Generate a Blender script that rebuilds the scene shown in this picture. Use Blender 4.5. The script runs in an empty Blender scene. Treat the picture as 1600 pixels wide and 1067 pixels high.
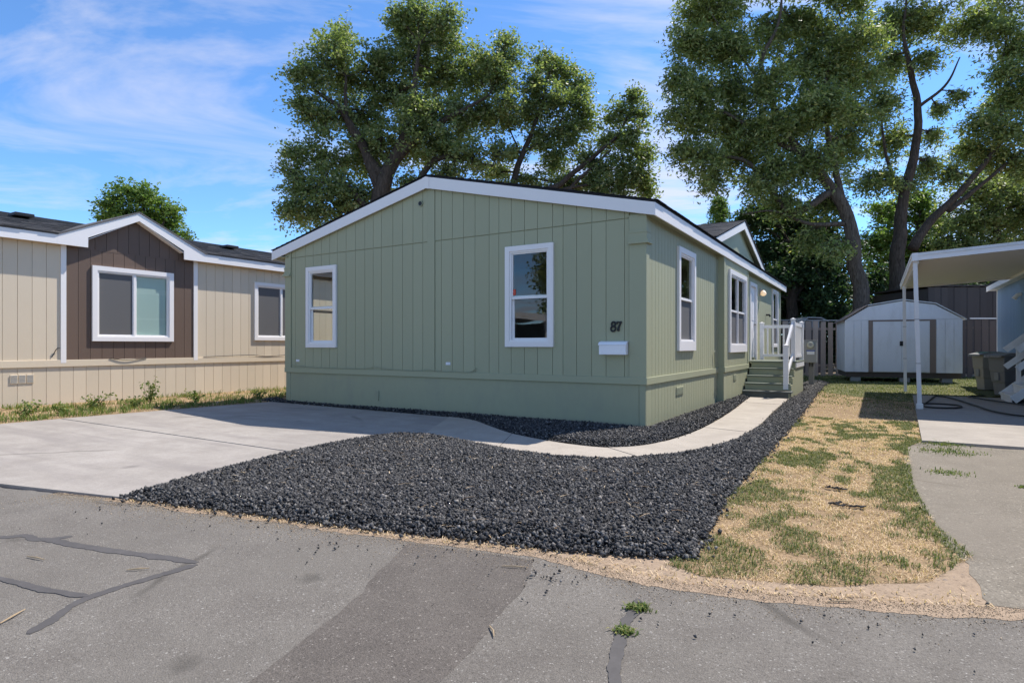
import bpy, math, random
import numpy as np
from mathutils import Vector, noise as mnoise
rnd = random.Random(7); rng = np.random.default_rng(7)
sc = bpy.context.scene; COL = sc.collection
# ------------------------------------------------------------------ camera, sky, sun, exposure
YAW = math.radians(31.642); CAM = (2.9237, -8.5344, 1.25); FPX = 925.0; HOR = 540.0
cd = bpy.data.cameras.new('camera'); cam = bpy.data.objects.new('camera', cd); COL.objects.link(cam)
cam.location = CAM; cam.rotation_euler = (math.radians(90), 0, YAW)
cd.sensor_width = 36; cd.lens = 36*FPX/1600; cd.shift_y = (HOR-533.5)/1600
cd.clip_start = 0.05; cd.clip_end = 2000; sc.camera = cam
SUNV = Vector((0.28, 0.64, 1.0)).normalized()
EL = math.asin(SUNV.z); AZ = math.atan2(SUNV.x, SUNV.y)
world = bpy.data.worlds.new('World'); sc.world = world; world.use_nodes = True
wn = world.node_tree.nodes; wl = world.node_tree.links; wn.clear()
def wnode(t, **kw):
    n = wn.new(t)
    for k, v in kw.items(): setattr(n, k, v)
    return n
sky = wnode('ShaderNodeTexSky', sky_type='NISHITA'); sky.sun_disc = False
sky.sun_elevation = EL; sky.sun_rotation = AZ; sky.altitude = 2500; sky.air_density = 1.0; sky.dust_density = 0.1; sky.ozone_density = 2.5
bg = wnode('ShaderNodeBackground'); bg.inputs['Strength'].default_value = 0.13
wo = wnode('ShaderNodeOutputWorld')
geo = wnode('ShaderNodeTexCoord')
rot = wnode('ShaderNodeVectorRotate', rotation_type='Z_AXIS'); rot.inputs['Angle'].default_value = -YAW
wl.new(geo.outputs['Generated'], rot.inputs['Vector'])
sep = wnode('ShaderNodeSeparateXYZ'); wl.new(rot.outputs[0], sep.inputs[0])
zz = wnode('ShaderNodeMath', operation='ADD'); wl.new(sep.outputs['Z'], zz.inputs[0]); zz.inputs[1].default_value = 0.10
zm = wnode('ShaderNodeMath', operation='MAXIMUM'); wl.new(zz.outputs[0], zm.inputs[0]); zm.inputs[1].default_value = 0.04
dx = wnode('ShaderNodeMath', operation='DIVIDE'); wl.new(sep.outputs['X'], dx.inputs[0]); wl.new(zm.outputs[0], dx.inputs[1])
dy = wnode('ShaderNodeMath', operation='DIVIDE'); wl.new(sep.outputs['Y'], dy.inputs[0]); wl.new(zm.outputs[0], dy.inputs[1])
cb = wnode('ShaderNodeCombineXYZ'); wl.new(dx.outputs[0], cb.inputs['X']); wl.new(dy.outputs[0], cb.inputs['Y'])
cm = wnode('ShaderNodeMapping'); cm.inputs['Location'].default_value = (9.1, 6.4, 0); cm.inputs['Scale'].default_value = (0.50, 1.05, 1); cm.inputs['Rotation'].default_value = (0, 0, math.radians(14))
wl.new(cb.outputs[0], cm.inputs['Vector'])
cn = wnode('ShaderNodeTexNoise'); cn.inputs['Scale'].default_value = 1.15; cn.inputs['Detail'].default_value = 7; cn.inputs['Roughness'].default_value = 0.60; cn.inputs['Distortion'].default_value = 0.9
wl.new(cm.outputs[0], cn.inputs['Vector'])
cr = wnode('ShaderNodeValToRGB'); cr.color_ramp.elements[0].position = 0.46; cr.color_ramp.elements[0].color = (0, 0, 0, 1)
cr.color_ramp.elements[1].position = 0.66; cr.color_ramp.elements[1].color = (0.76, 0.76, 0.76, 1)
wl.new(cn.outputs['Fac'], cr.inputs['Fac'])
skt = wnode('ShaderNodeMix', data_type='RGBA', blend_type='MULTIPLY'); skt.inputs['Factor'].default_value = 1.0
wl.new(sky.outputs[0], skt.inputs['A']); skt.inputs['B'].default_value = (0.64, 0.88, 1.06, 1)
cmx = wnode('ShaderNodeMix', data_type='RGBA'); wl.new(cr.outputs['Color'], cmx.inputs['Factor'])
wl.new(skt.outputs['Result'], cmx.inputs['A']); cmx.inputs['B'].default_value = (3.6, 3.6, 4.1, 1)
wl.new(cmx.outputs['Result'], bg.inputs['Color']); wl.new(bg.outputs[0], wo.inputs['Surface'])
sd = bpy.data.lights.new('sun', 'SUN'); sd.energy = 3.5; sd.angle = math.radians(0.53); sd.color = (1.0, 0.945, 0.87)
sun = bpy.data.objects.new('sun', sd); COL.objects.link(sun)
sun.rotation_euler = (-SUNV).to_track_quat('-Z', 'Y').to_euler(); sun.location = (10, 30, 50)
sc.view_settings.view_transform = 'Standard'; sc.view_settings.look = 'None'; sc.view_settings.exposure = 0.93; sc.view_settings.gamma = 1
sc.view_settings.use_curve_mapping = False
sc.render.engine = 'CYCLES'; sc.cycles.use_denoising = True; sc.cycles.max_bounces = 7; sc.cycles.transparent_max_bounces = 12
sc.cycles.caustics_reflective = False; sc.cycles.caustics_refractive = False; sc.cycles.sample_clamp_indirect = 6

CA, SA = math.cos(YAW), math.sin(YAW)
def iw(px, py, Z):            # a point seen at pixel (px, py) at a distance Z in front of the camera, as world metres
    X = (px-800)/FPX*Z
    return Vector((CAM[0]+CA*X-SA*Z, CAM[1]+SA*X+CA*Z, CAM[2]-(py-HOR)/FPX*Z))

# ------------------------------------------------------------------ materials
MAT = {}
def new_mat(name):
    m = bpy.data.materials.new(name); m.use_nodes = True; nt = m.node_tree; nt.nodes.clear()
    out = nt.nodes.new('ShaderNodeOutputMaterial'); b = nt.nodes.new('ShaderNodeBsdfPrincipled')
    nt.links.new(b.outputs[0], out.inputs['Surface']); MAT[name] = m
    return m, nt, b, out
def N(nt, t, **kw):
    n = nt.nodes.new(t)
    for k, v in kw.items():
        if hasattr(n, k): setattr(n, k, v)
        else: n.inputs[k].default_value = v
    return n
def coords(nt, scale=(1, 1, 1)):
    tc = N(nt, 'ShaderNodeTexCoord'); mp = N(nt, 'ShaderNodeMapping'); mp.inputs['Scale'].default_value = scale
    nt.links.new(tc.outputs['Object'], mp.inputs['Vector']); return mp.outputs[0]
def tex(nt, vec, scale, detail=5, rough=0.55, dist=0.0):
    n = N(nt, 'ShaderNodeTexNoise'); n.inputs['Scale'].default_value = scale; n.inputs['Detail'].default_value = detail
    n.inputs['Roughness'].default_value = rough; n.inputs['Distortion'].default_value = dist
    nt.links.new(vec, n.inputs['Vector']); return n.outputs['Fac']
def ramp(nt, fac, stops):
    r = N(nt, 'ShaderNodeValToRGB'); e = r.color_ramp.elements
    while len(e) < len(stops): e.new(0.5)
    for i, (p, c) in enumerate(stops):
        e[i].position = p; e[i].color = (c[0], c[1], c[2], 1) if hasattr(c, '__len__') else (c, c, c, 1)
    nt.links.new(fac, r.inputs['Fac']); return r.outputs['Color']
def mix(nt, fac, a, b, mode='MIX'):
    m = N(nt, 'ShaderNodeMix', data_type='RGBA', blend_type=mode)
    for s, v in (('Factor', fac), ('A', a), ('B', b)):
        if hasattr(v, 'is_linked'): nt.links.new(v, m.inputs[s])
        elif s == 'Factor': m.inputs[s].default_value = v
        else: m.inputs[s].default_value = (v[0], v[1], v[2], 1)
    return m.outputs['Result']
def bump(nt, b, h, strength=0.3, dist=0.01):
    n = N(nt, 'ShaderNodeBump'); n.inputs['Strength'].default_value = strength; n.inputs['Distance'].default_value = dist
    nt.links.new(h, n.inputs['Height']); nt.links.new(n.outputs[0], b.inputs['Normal'])
def island(nt): return N(nt, 'ShaderNodeNewGeometry').outputs['Random Per Island']
def objrand(nt): return N(nt, 'ShaderNodeObjectInfo').outputs['Random']

def paint(name, col, rough=0.55, var=0.10, grain=(1, 1, 1), gs=30, bs=0.15, bd=0.003, dirt=None, piece=0.0):
    m, nt, b, o = new_mat(name); v = coords(nt, grain)
    n1 = tex(nt, v, gs, 4, 0.6); n2 = tex(nt, coords(nt), 1.3, 4, 0.6)
    c = mix(nt, n2, [x*(1-var) for x in col], [x*(1+var) for x in col])
    c = mix(nt, n1, c, [x*(1-1.2*var) for x in col]) if var else c
    if piece:
        hs = N(nt, 'ShaderNodeHueSaturation'); mr = N(nt, 'ShaderNodeMapRange'); mr.inputs['To Min'].default_value = 1-piece; mr.inputs['To Max'].default_value = 1+piece
        nt.links.new(objrand(nt), mr.inputs['Value']); nt.links.new(mr.outputs[0], hs.inputs['Value']); nt.links.new(c, hs.inputs['Color']); c = hs.outputs['Color']
    if dirt:
        f = ramp(nt, tex(nt, coords(nt, (1, 1, 0.35)), 2.6, 6, 0.65), [(0.50, 0.0), (0.78, 0.55)])
        c = mix(nt, f, c, dirt)
    nt.links.new(c, b.inputs['Base Color']); b.inputs['Roughness'].default_value = rough
    b.inputs['Specular IOR Level'].default_value = 0.3
    bump(nt, b, n1, bs, bd); return m
GRN = (0.385, 0.390, 0.255)
paint('green_siding', GRN, 0.6, 0.06, (9, 9, 0.7), 14, 0.35, 0.004, piece=0.025)
paint('green_trim', (0.380, 0.386, 0.252), 0.55, 0.05, (4, 4, 4), 18, 0.15)
paint('green_skirt', (0.360, 0.366, 0.240), 0.6, 0.08, (1, 1, 1), 9, 0.12, dirt=(0.27, 0.28, 0.215))
paint('white_trim', (0.86, 0.825, 0.80), 0.45, 0.04, (3, 3, 3), 12, 0.12)
paint('white_vinyl', (0.87, 0.845, 0.825), 0.38, 0.03, (1, 1, 1), 6, 0.05)
paint('white_worn', (0.80, 0.78, 0.755), 0.5, 0.07, (1, 1, 1), 7, 0.15, dirt=(0.42, 0.38, 0.32))
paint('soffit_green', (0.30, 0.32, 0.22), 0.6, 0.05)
paint('tan_siding', (0.70, 0.59, 0.44), 0.6, 0.05, (9, 9, 0.7), 14, 0.3, 0.004, piece=0.05)
paint('tan_trim', (0.71, 0.60, 0.445), 0.6, 0.04)
paint('brown_siding', (0.155, 0.106, 0.08), 0.6, 0.08, (9, 9, 0.7), 14, 0.3, 0.004, piece=0.05)
paint('blue_siding', (0.20, 0.30, 0.42), 0.6, 0.06, (9, 9, 0.7), 14, 0.3, 0.004, piece=0.04)
paint('shed_white', (0.84, 0.83, 0.83), 0.5, 0.06, (1, 1, 0.4), 5, 0.1, dirt=(0.58, 0.54, 0.50), piece=0.03)
paint('shed_brown', (0.27, 0.20, 0.16), 0.55, 0.1)
paint('interior', (0.42, 0.40, 0.37), 0.9, 0.04)
paint('interior_floor', (0.16, 0.13, 0.10), 0.8, 0.1)
paint('dark_rubber', (0.018, 0.018, 0.019), 0.6, 0.2)
paint('black_metal', (0.02, 0.02, 0.022), 0.45, 0.1)
paint('grey_metal', (0.33, 0.33, 0.32), 0.5, 0.08, dirt=(0.24, 0.22, 0.20))
paint('post_metal', (0.22, 0.215, 0.205), 0.55, 0.1)
paint('tread_grey', (0.115, 0.125, 0.115), 0.65, 0.12, (2, 14, 2), 10, 0.2)
paint('step_tread', (0.20, 0.225, 0.175), 0.65, 0.12, (2, 14, 2), 10, 0.2, dirt=(0.16, 0.15, 0.13))
paint('bin_tan', (0.30, 0.265, 0.225), 0.55, 0.06); paint('bin_grey', (0.19, 0.18, 0.178), 0.55, 0.06)
paint('bin_lid', (0.25, 0.24, 0.235), 0.55, 0.06); paint('bin_lid_green', (0.03, 0.13, 0.06), 0.5, 0.08)
paint('hose_dark', (0.028, 0.030, 0.028), 0.5, 0.2)
paint('dial_glass', (0.50, 0.49, 0.40), 0.15, 0.05); paint('label_white', (0.78, 0.79, 0.82), 0.5, 0.03); paint('label_blue', (0.05, 0.12, 0.42), 0.5, 0.03)
paint('sticker_red', (0.60, 0.10, 0.06), 0.5, 0.05)
paint('mail_white', (0.88, 0.88, 0.90), 0.35, 0.02)
paint('fence_wood', (0.44, 0.33, 0.255), 0.85, 0.22, (10, 10, 0.6), 7, 0.5, 0.006, dirt=(0.28, 0.23, 0.19), piece=0.28)
paint('fence_dark', (0.115, 0.092, 0.080), 0.85, 0.22, (10, 10, 0.6), 7, 0.5, 0.006, piece=0.2)
paint('barn_brown', (0.082, 0.068, 0.062), 0.75, 0.2, (10, 10, 0.6), 5, 0.3, 0.006, piece=0.15)
paint('twig_wood', (0.42, 0.31, 0.19), 0.8, 0.2)
paint('tar', (0.112, 0.103, 0.098), 0.8, 0.35, (1, 1, 1), 14, 0.4, 0.004)
paint('screen_dark', (0.13, 0.128, 0.128), 0.8, 0.04); paint('blind_pale', (0.62, 0.78, 0.70), 0.6, 0.04)
paint('carport_under', (0.86, 0.79, 0.68), 0.55, 0.04)

# glass: thin pane, Fresnel mirror over clear
m, nt, b, o = new_mat('glass'); nt.nodes.remove(b)
fr = N(nt, 'ShaderNodeFresnel', IOR=1.85); gl = N(nt, 'ShaderNodeBsdfGlossy', Roughness=0.012); tr = N(nt, 'ShaderNodeBsdfTransparent')
tr.inputs['Color'].default_value = (0.93, 0.95, 0.945, 1); ms = N(nt, 'ShaderNodeMixShader')
gn = N(nt, 'ShaderNodeBump', Strength=0.05, Distance=0.02); nt.links.new(tex(nt, coords(nt), 2.2, 1), gn.inputs['Height']); nt.links.new(gn.outputs[0], gl.inputs['Normal'])
bk = N(nt, 'ShaderNodeNewGeometry'); inv = N(nt, 'ShaderNodeMath', operation='SUBTRACT'); inv.inputs[0].default_value = 1.0; nt.links.new(bk.outputs['Backfacing'], inv.inputs[1]); mu = N(nt, 'ShaderNodeMath', operation='MULTIPLY'); nt.links.new(fr.outputs[0], mu.inputs[0]); nt.links.new(inv.outputs[0], mu.inputs[1]); nt.links.new(mu.outputs[0], ms.inputs[0]); nt.links.new(tr.outputs[0], ms.inputs[1]); nt.links.new(gl.outputs[0], ms.inputs[2]); nt.links.new(ms.outputs[0], o.inputs['Surface'])
# lit porch lamp globe
m, nt, b, o = new_mat('lamp_glow'); b.inputs['Base Color'].default_value = (0.9, 0.8, 0.62, 1); b.inputs['Emission Color'].default_value = (1, 0.66, 0.36, 1); b.inputs['Emission Strength'].default_value = 0.3; b.inputs['Roughness'].default_value = 0.3

def ground_mat(name, c1, c2, c3, s1=0.7, s2=6, s3=90, speck=None, bs=0.5, bd=0.006, rough=0.9, stain=None, grit=0.38, spots=None, cracks=None):
    m, nt, b, o = new_mat(name); v = coords(nt)
    big = ramp(nt, tex(nt, v, s1, 5, 0.6, 0.4), [(0.32, 0.0), (0.68, 1.0)])
    mid = tex(nt, v, s2, 6, 0.65); fine = tex(nt, v, s3, 3, 0.7); fin2 = tex(nt, v, s3*0.36, 4, 0.75)
    c = mix(nt, big, c1, c2); c = mix(nt, ramp(nt, mid, [(0.42, 0.0), (0.72, 0.75)]), c, c3)
    c = mix(nt, 1.0, c, ramp(nt, fine, [(0.28, 1-grit), (0.72, 1.0)]), 'MULTIPLY'); c = mix(nt, 1.0, c, ramp(nt, fin2, [(0.30, 1-grit*0.7), (0.66, 1.0)]), 'MULTIPLY')
    if speck:
        for sc1, th in ((speck[0], speck[1]), (speck[0]*0.55, 0.5+speck[1]/2)):
            vo = N(nt, 'ShaderNodeTexVoronoi', feature='F1'); vo.inputs['Scale'].default_value = sc1; nt.links.new(v, vo.inputs['Vector'])
            wn_ = N(nt, 'ShaderNodeTexWhiteNoise'); nt.links.new(vo.outputs['Position'], wn_.inputs['Vector'])
            near = ramp(nt, vo.outputs['Distance'], [(0.22, 1.0), (0.48, 0.0)]); pick = ramp(nt, wn_.outputs['Value'], [(th, 0.0), (min(th+0.06, 0.999), 0.9)])
            c = mix(nt, mix(nt, 1.0, near, pick, 'MULTIPLY'), c, speck[2])
            pick2 = ramp(nt, wn_.outputs['Value'], [(0.10, 0.8), (0.16, 0.0)]); c = mix(nt, mix(nt, 1.0, near, pick2, 'MULTIPLY'), c, [x*0.4 for x in c1])
    if stain:
        s_ = ramp(nt, tex(nt, coords(nt, stain[1]), stain[0], 5, 0.6, 0.6), [(0.46, 0.0), (0.72, 0.8)]); c = mix(nt, s_, c, stain[2])
    if spots:   # scattered oil drips: a few voronoi cells carry a soft dark dot
        vo = N(nt, 'ShaderNodeTexVoronoi', feature='F1'); vo.inputs['Scale'].default_value = spots[0]; nt.links.new(v, vo.inputs['Vector'])
        wn_ = N(nt, 'ShaderNodeTexWhiteNoise'); nt.links.new(vo.outputs['Position'], wn_.inputs['Vector'])
        wob = N(nt, 'ShaderNodeMath', operation='ADD'); nt.links.new(vo.outputs['Distance'], wob.inputs[0]); sm = N(nt, 'ShaderNodeMath', operation='MULTIPLY'); nt.links.new(tex(nt, v, 18, 4), sm.inputs[0]); sm.inputs[1].default_value = 0.16; nt.links.new(sm.outputs[0], wob.inputs[1])
        f = mix(nt, 1.0, ramp(nt, wob.outputs[0], [(0.12, 0.8), (0.22, 0.0)]), ramp(nt, wn_.outputs['Value'], [(0.68, 0.0), (0.76, 1.0)]), 'MULTIPLY'); c = mix(nt, f, c, spots[1])
    if cracks:
        vo = N(nt, 'ShaderNodeTexVoronoi', feature='DISTANCE_TO_EDGE'); vo.inputs['Scale'].default_value = cracks[0]
        wv = N(nt, 'ShaderNodeMix', data_type='VECTOR'); wv.inputs['Factor'].default_value = 0.22; nt.links.new(v, wv.inputs['A']); nz = N(nt, 'ShaderNodeTexNoise'); nz.inputs['Scale'].default_value = 1.6; nz.inputs['Detail'].default_value = 6; nt.links.new(v, nz.inputs['Vector']); nt.links.new(nz.outputs['Color'], wv.inputs['B']); nt.links.new(wv.outputs['Result'], vo.inputs['Vector'])
        gate = ramp(nt, tex(nt, v, 0.5, 2), [(0.52, 0.0), (0.60, 1.0)]); f = mix(nt, 1.0, ramp(nt, vo.outputs['Distance'], [(0.002, 0.8), (0.007, 0.0)]), gate, 'MULTIPLY'); c = mix(nt, f, c, cracks[1])
    nt.links.new(c, b.inputs['Base Color']); b.inputs['Roughness'].default_value = rough; b.inputs['Specular IOR Level'].default_value = 0.2
    bump(nt, b, fine, bs, bd); return m
ground_mat('dirt', (0.42, 0.31, 0.20), (0.48, 0.36, 0.235), (0.34, 0.245, 0.155), 0.6, 7, 60)
ground_mat('sand', (0.419, 0.306, 0.210), (0.471, 0.352, 0.246), (0.325, 0.240, 0.167), 1.5, 10, 120, speck=(60, 0.93, (0.168, 0.143, 0.125)), grit=0.3)
ground_mat('asphalt', (0.278, 0.249, 0.214), (0.333, 0.301, 0.260), (0.224, 0.198, 0.171), 0.45, 2.6, 150, speck=(115, 0.89, (0.407, 0.382, 0.343)), bs=0.9, bd=0.008, stain=(0.9, (1, 0.6, 1), (0.169, 0.152, 0.130)), grit=0.5, spots=(1.5, (0.109, 0.098, 0.084)), cracks=(0.32, (0.097, 0.087, 0.074)))
ground_mat('asphalt_patch', (0.201, 0.175, 0.151), (0.239, 0.209, 0.180), (0.159, 0.137, 0.119), 0.7, 3, 150, speck=(115, 0.92, (0.350, 0.314, 0.271)), bs=0.9, bd=0.008, grit=0.5, spots=(2.1, (0.090, 0.080, 0.070)))
ground_mat('asphalt_old', (0.295, 0.255, 0.202), (0.336, 0.293, 0.232), (0.227, 0.196, 0.153), 0.8, 3, 120, speck=(80, 0.86, (0.413, 0.371, 0.300)), bs=0.7, bd=0.006, stain=(0.7, (1, 1, 1), (0.196, 0.168, 0.133)), grit=0.4, cracks=(0.45, (0.124, 0.103, 0.077)))
ground_mat('concrete', (0.380, 0.340, 0.298), (0.445, 0.402, 0.356), (0.300, 0.266, 0.232), 0.6, 2.2, 70, bs=0.3, bd=0.003, rough=0.8, stain=(1.3, (0.30, 2.2, 1), (0.245, 0.218, 0.198)), grit=0.2, spots=(1.3, (0.19, 0.168, 0.152)), cracks=(0.22, (0.17, 0.15, 0.13)))
ground_mat('concrete_walk', (0.440, 0.388, 0.325), (0.489, 0.432, 0.364), (0.377, 0.331, 0.277), 1.1, 4, 70, bs=0.3, bd=0.003, rough=0.85, grit=0.16, stain=(1.4, (1, 0.5, 1), (0.333, 0.290, 0.243)))
ground_mat('concrete_patio', (0.391, 0.347, 0.297), (0.440, 0.389, 0.332), (0.333, 0.294, 0.251), 0.8, 3, 60, bs=0.3, bd=0.003, rough=0.8, grit=0.16, stain=(1.0, (1, 1, 1), (0.283, 0.252, 0.215)))  # patio concrete, close in tone to the driveway slabs
ground_mat('lawn_soil', (0.498, 0.344, 0.200), (0.366, 0.246, 0.139), (0.249, 0.175, 0.090), 1.1, 8, 60, bs=0.9, bd=0.012, grit=0.45)
ground_mat('yard_soil', (0.135, 0.15, 0.055), (0.17, 0.18, 0.065), (0.20, 0.165, 0.085), 0.6, 6, 60, bs=0.8, bd=0.01)
ground_mat('gravel_bed', (0.030, 0.030, 0.032), (0.036, 0.036, 0.038), (0.022, 0.022, 0.023), 2, 20, 80, bs=1, bd=0.02)
# loose rocks, shingles, leaves: a colour of its own for each piece
def piece_mat(name, stops, rough=0.8, transl=None, bs=0.0, spec=0.2, nscale=0):
    m, nt, b, o = new_mat(name); c = ramp(nt, island(nt), stops)
    if nscale: c = mix(nt, ramp(nt, tex(nt, coords(nt), nscale, 3), [(0.35, 0.0), (0.65, 0.6)]), c, [x*0.72 for x in stops[-1][1]])
    nt.links.new(c, b.inputs['Base Color']); b.inputs['Roughness'].default_value = rough; b.inputs['Specular IOR Level'].default_value = spec
    if bs: bump(nt, b, tex(nt, coords(nt), 160, 3, 0.7), bs, 0.004)
    if transl:
        t = N(nt, 'ShaderNodeBsdfTranslucent'); nt.links.new(mix(nt, 1.0, c, (1.15, 1.30, 0.62), 'MULTIPLY'), t.inputs['Color'])
        s = N(nt, 'ShaderNodeMixShader'); s.inputs[0].default_value = transl
        nt.links.new(b.outputs[0], s.inputs[1]); nt.links.new(t.outputs[0], s.inputs[2]); nt.links.new(s.outputs[0], o.inputs['Surface'])
    return m
piece_mat('sand_grain', [(0, (0.30, 0.22, 0.14)), (0.6, (0.46, 0.35, 0.23)), (1, (0.58, 0.46, 0.32))], 0.9)
piece_mat('lava_rock', [(0, (0.028, 0.028, 0.028)), (0.4, (0.057, 0.055, 0.055)), (0.75, (0.093, 0.090, 0.088)), (0.95, (0.154, 0.147, 0.138)), (1, (0.285, 0.260, 0.235))], 0.85, bs=0.6)  # palest tones put bright highlights into the colour of some stones
piece_mat('shingle', [(0, (0.085, 0.080, 0.078)), (0.5, (0.125, 0.118, 0.115)), (1, (0.175, 0.165, 0.16))], 0.95, bs=0.6)
piece_mat('shingle_black', [(0, (0.018, 0.018, 0.02)), (1, (0.04, 0.04, 0.043))], 0.95, bs=0.6)
piece_mat('elm_leaf', [(0, (0.140, 0.180, 0.073)), (0.5, (0.207, 0.260, 0.103)), (0.85, (0.278, 0.320, 0.141)), (1, (0.477, 0.440, 0.251))], 0.45, 0.46, spec=0.45)
piece_mat('locust_leaf', [(0, (0.141, 0.181, 0.066)), (0.5, (0.221, 0.272, 0.103)), (0.85, (0.315, 0.357, 0.143)), (1, (0.512, 0.489, 0.222))], 0.45, 0.46, spec=0.45)
piece_mat('bright_leaf', [(0, (0.095, 0.163, 0.036)), (0.5, (0.146, 0.233, 0.053)), (1, (0.239, 0.310, 0.091))], 0.5, 0.40, spec=0.3)
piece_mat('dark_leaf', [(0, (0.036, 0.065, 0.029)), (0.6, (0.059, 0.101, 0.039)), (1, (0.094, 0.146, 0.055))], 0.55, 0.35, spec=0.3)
piece_mat('dry_grass', [(0, (0.383, 0.253, 0.143)), (0.4, (0.638, 0.462, 0.281)), (0.8, (0.792, 0.604, 0.389)), (1, (0.945, 0.763, 0.527))], 0.8, 0.25)
piece_mat('green_grass', [(0, (0.095, 0.118, 0.039)), (0.6, (0.162, 0.185, 0.064)), (1, (0.336, 0.302, 0.143))], 0.7, 0.3)
piece_mat('weed_leaf', [(0, (0.09, 0.14, 0.035)), (0.6, (0.15, 0.20, 0.055)), (1, (0.33, 0.30, 0.11))], 0.7, 0.3)
def bark(name, a, bcol):
    m, nt, b, o = new_mat(name); h = tex(nt, coords(nt, (7, 7, 1.1)), 2.2, 6, 0.7, 0.8)
    nt.links.new(ramp(nt, h, [(0.35, a), (0.65, bcol)]), b.inputs['Base Color']); b.inputs['Roughness'].default_value = 0.95; b.inputs['Specular IOR Level'].default_value = 0.1
    bump(nt, b, h, 1.0, 0.08)
bark('bark', (0.045, 0.035, 0.028), (0.13, 0.10, 0.08)); bark('bark_grey', (0.06, 0.048, 0.038), (0.17, 0.14, 0.115))

# ------------------------------------------------------------------ mesh helpers
def link(name, me, mat, parent=None, kind=None):
    o = bpy.data.objects.new(name, me); COL.objects.link(o)
    if mat: me.materials.append(MAT[mat] if isinstance(mat, str) else mat)
    if parent is not None: o.parent = parent
    if kind: o['kind'] = kind
    return o
def np_mesh(name, V, F, mat, parent=None, kind=None, smooth=False):
    """V (n,3) and F (m,k) arrays, all faces with k corners"""
    V = np.asarray(V, dtype=np.float32); F = np.asarray(F, dtype=np.int32); me = bpy.data.meshes.new(name)
    me.vertices.add(len(V)); me.vertices.foreach_set('co', V.ravel())
    k = F.shape[1]; me.loops.add(F.size); me.loops.foreach_set('vertex_index', F.ravel())
    me.polygons.add(len(F)); me.polygons.foreach_set('loop_start', np.arange(0, F.size, k, dtype=np.int32))
    if smooth: me.polygons.foreach_set('use_smooth', np.ones(len(F), dtype=bool))
    me.update(calc_edges=True)
    return link(name, me, mat, parent, kind)
class MB:
    def __init__(s, off=(0, 0, 0)): s.v = []; s.f = []; s.off = off
    def add(s, vs, fs):
        n = len(s.v); s.v += [(a[0]-s.off[0], a[1]-s.off[1], a[2]-s.off[2]) for a in vs]; s.f += [tuple(i+n for i in f) for f in fs]; return s
    def hexa(s, p): return s.add(p, [(0, 3, 2, 1), (4, 5, 6, 7), (0, 1, 5, 4), (1, 2, 6, 5), (2, 3, 7, 6), (3, 0, 4, 7)])
    def box(s, x0, x1, y0, y1, z0, z1, c=0.0):
        if c:   # chamfered box: a slightly smaller top and bottom ring
            rings = [(c, z0), (0, z0+c), (0, z1-c), (c, z1)]; vs = []
            for d, z in rings: vs += [(x0+d, y0+d, z), (x1-d, y0+d, z), (x1-d, y1-d, z), (x0+d, y1-d, z)]
            fs = [(3, 2, 1, 0), (12, 13, 14, 15)]
            for r in range(3):
                for k in range(4): fs.append((r*4+k, r*4+(k+1) % 4, r*4+4+(k+1) % 4, r*4+4+k))
            return s.add(vs, fs)
        return s.hexa([(x0, y0, z0), (x1, y0, z0), (x1, y1, z0), (x0, y1, z0), (x0, y0, z1), (x1, y0, z1), (x1, y1, z1), (x0, y1, z1)])
    def bar(s, a, b, w, h, up=(0, 0, 1)):
        a = Vector(a); b = Vector(b); d = (b-a).normalized(); u = Vector(up); sd_ = d.cross(u).normalized()*w/2; u2 = sd_.cross(d).normalized()*h/2
        return s.hexa([a-sd_-u2, b-sd_-u2, b+sd_-u2, a+sd_-u2, a-sd_+u2, b-sd_+u2, b+sd_+u2, a+sd_+u2])
    def prism(s, poly, lo, hi, axis='z'):
        n = len(poly)
        def P(p, t): return (p[0], p[1], t) if axis == 'z' else ((t, p[0], p[1]) if axis == 'x' else (p[0], t, p[1]))
        vs = [P(p, lo) for p in poly]+[P(p, hi) for p in poly]
        fs = [tuple(reversed(range(n))), tuple(range(n, 2*n))]+[(i, (i+1) % n, n+(i+1) % n, n+i) for i in range(n)]
        return s.add(vs, fs)
    def tube(s, pts, rad, n=8, cap=True):
        pts = [Vector(p) for p in pts]; m_ = len(pts); rad = rad if hasattr(rad, '__len__') else [rad]*m_; vs = []; fs = []
        ref = Vector((0.31, 0.93, 0.2)).normalized()
        for i, p in enumerate(pts):
            d = (pts[min(i+1, m_-1)]-pts[max(i-1, 0)]).normalized(); a = d.cross(ref)
            if a.length < 0.05: a = d.cross(Vector((1, 0, 0)))
            a.normalize(); b_ = d.cross(a)
            for k in range(n):
                t = 2*math.pi*k/n; vs.append(p+(a*math.cos(t)+b_*math.sin(t))*rad[i])
        for i in range(m_-1):
            for k in range(n): fs.append((i*n+k, i*n+(k+1) % n, (i+1)*n+(k+1) % n, (i+1)*n+k))
        if cap: fs += [tuple(reversed(range(n))), tuple((m_-1)*n+k for k in range(n))]
        return s.add(vs, fs)
    def build(s, name, mat, parent=None, smooth=False, kind=None):
        me = bpy.data.meshes.new(name); me.from_pydata([tuple(v) for v in s.v], [], s.f); me.update()
        if smooth: me.polygons.foreach_set('use_smooth', [True]*len(me.polygons))
        bm_fix(me); return link(name, me, mat, parent, kind)
import bmesh
def bm_fix(me):
    b_ = bmesh.new(); b_.from_mesh(me); bmesh.ops.recalc_face_normals(b_, faces=b_.faces); b_.to_mesh(me); b_.free()
def tag(o, label=None, cat=None, group=None, kind=None):
    for k, v in (('label', label), ('category', cat), ('group', group), ('kind', kind)):
        if v: o[k] = v
    return o
def thing(name, label, cat, loc=(0, 0, 0), rz=0, group=None):
    o = bpy.data.objects.new(name, None); COL.objects.link(o); o.location = loc; o.rotation_euler = (0, 0, rz); o.empty_display_size = 0.2
    return tag(o, label, cat, group)
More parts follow.
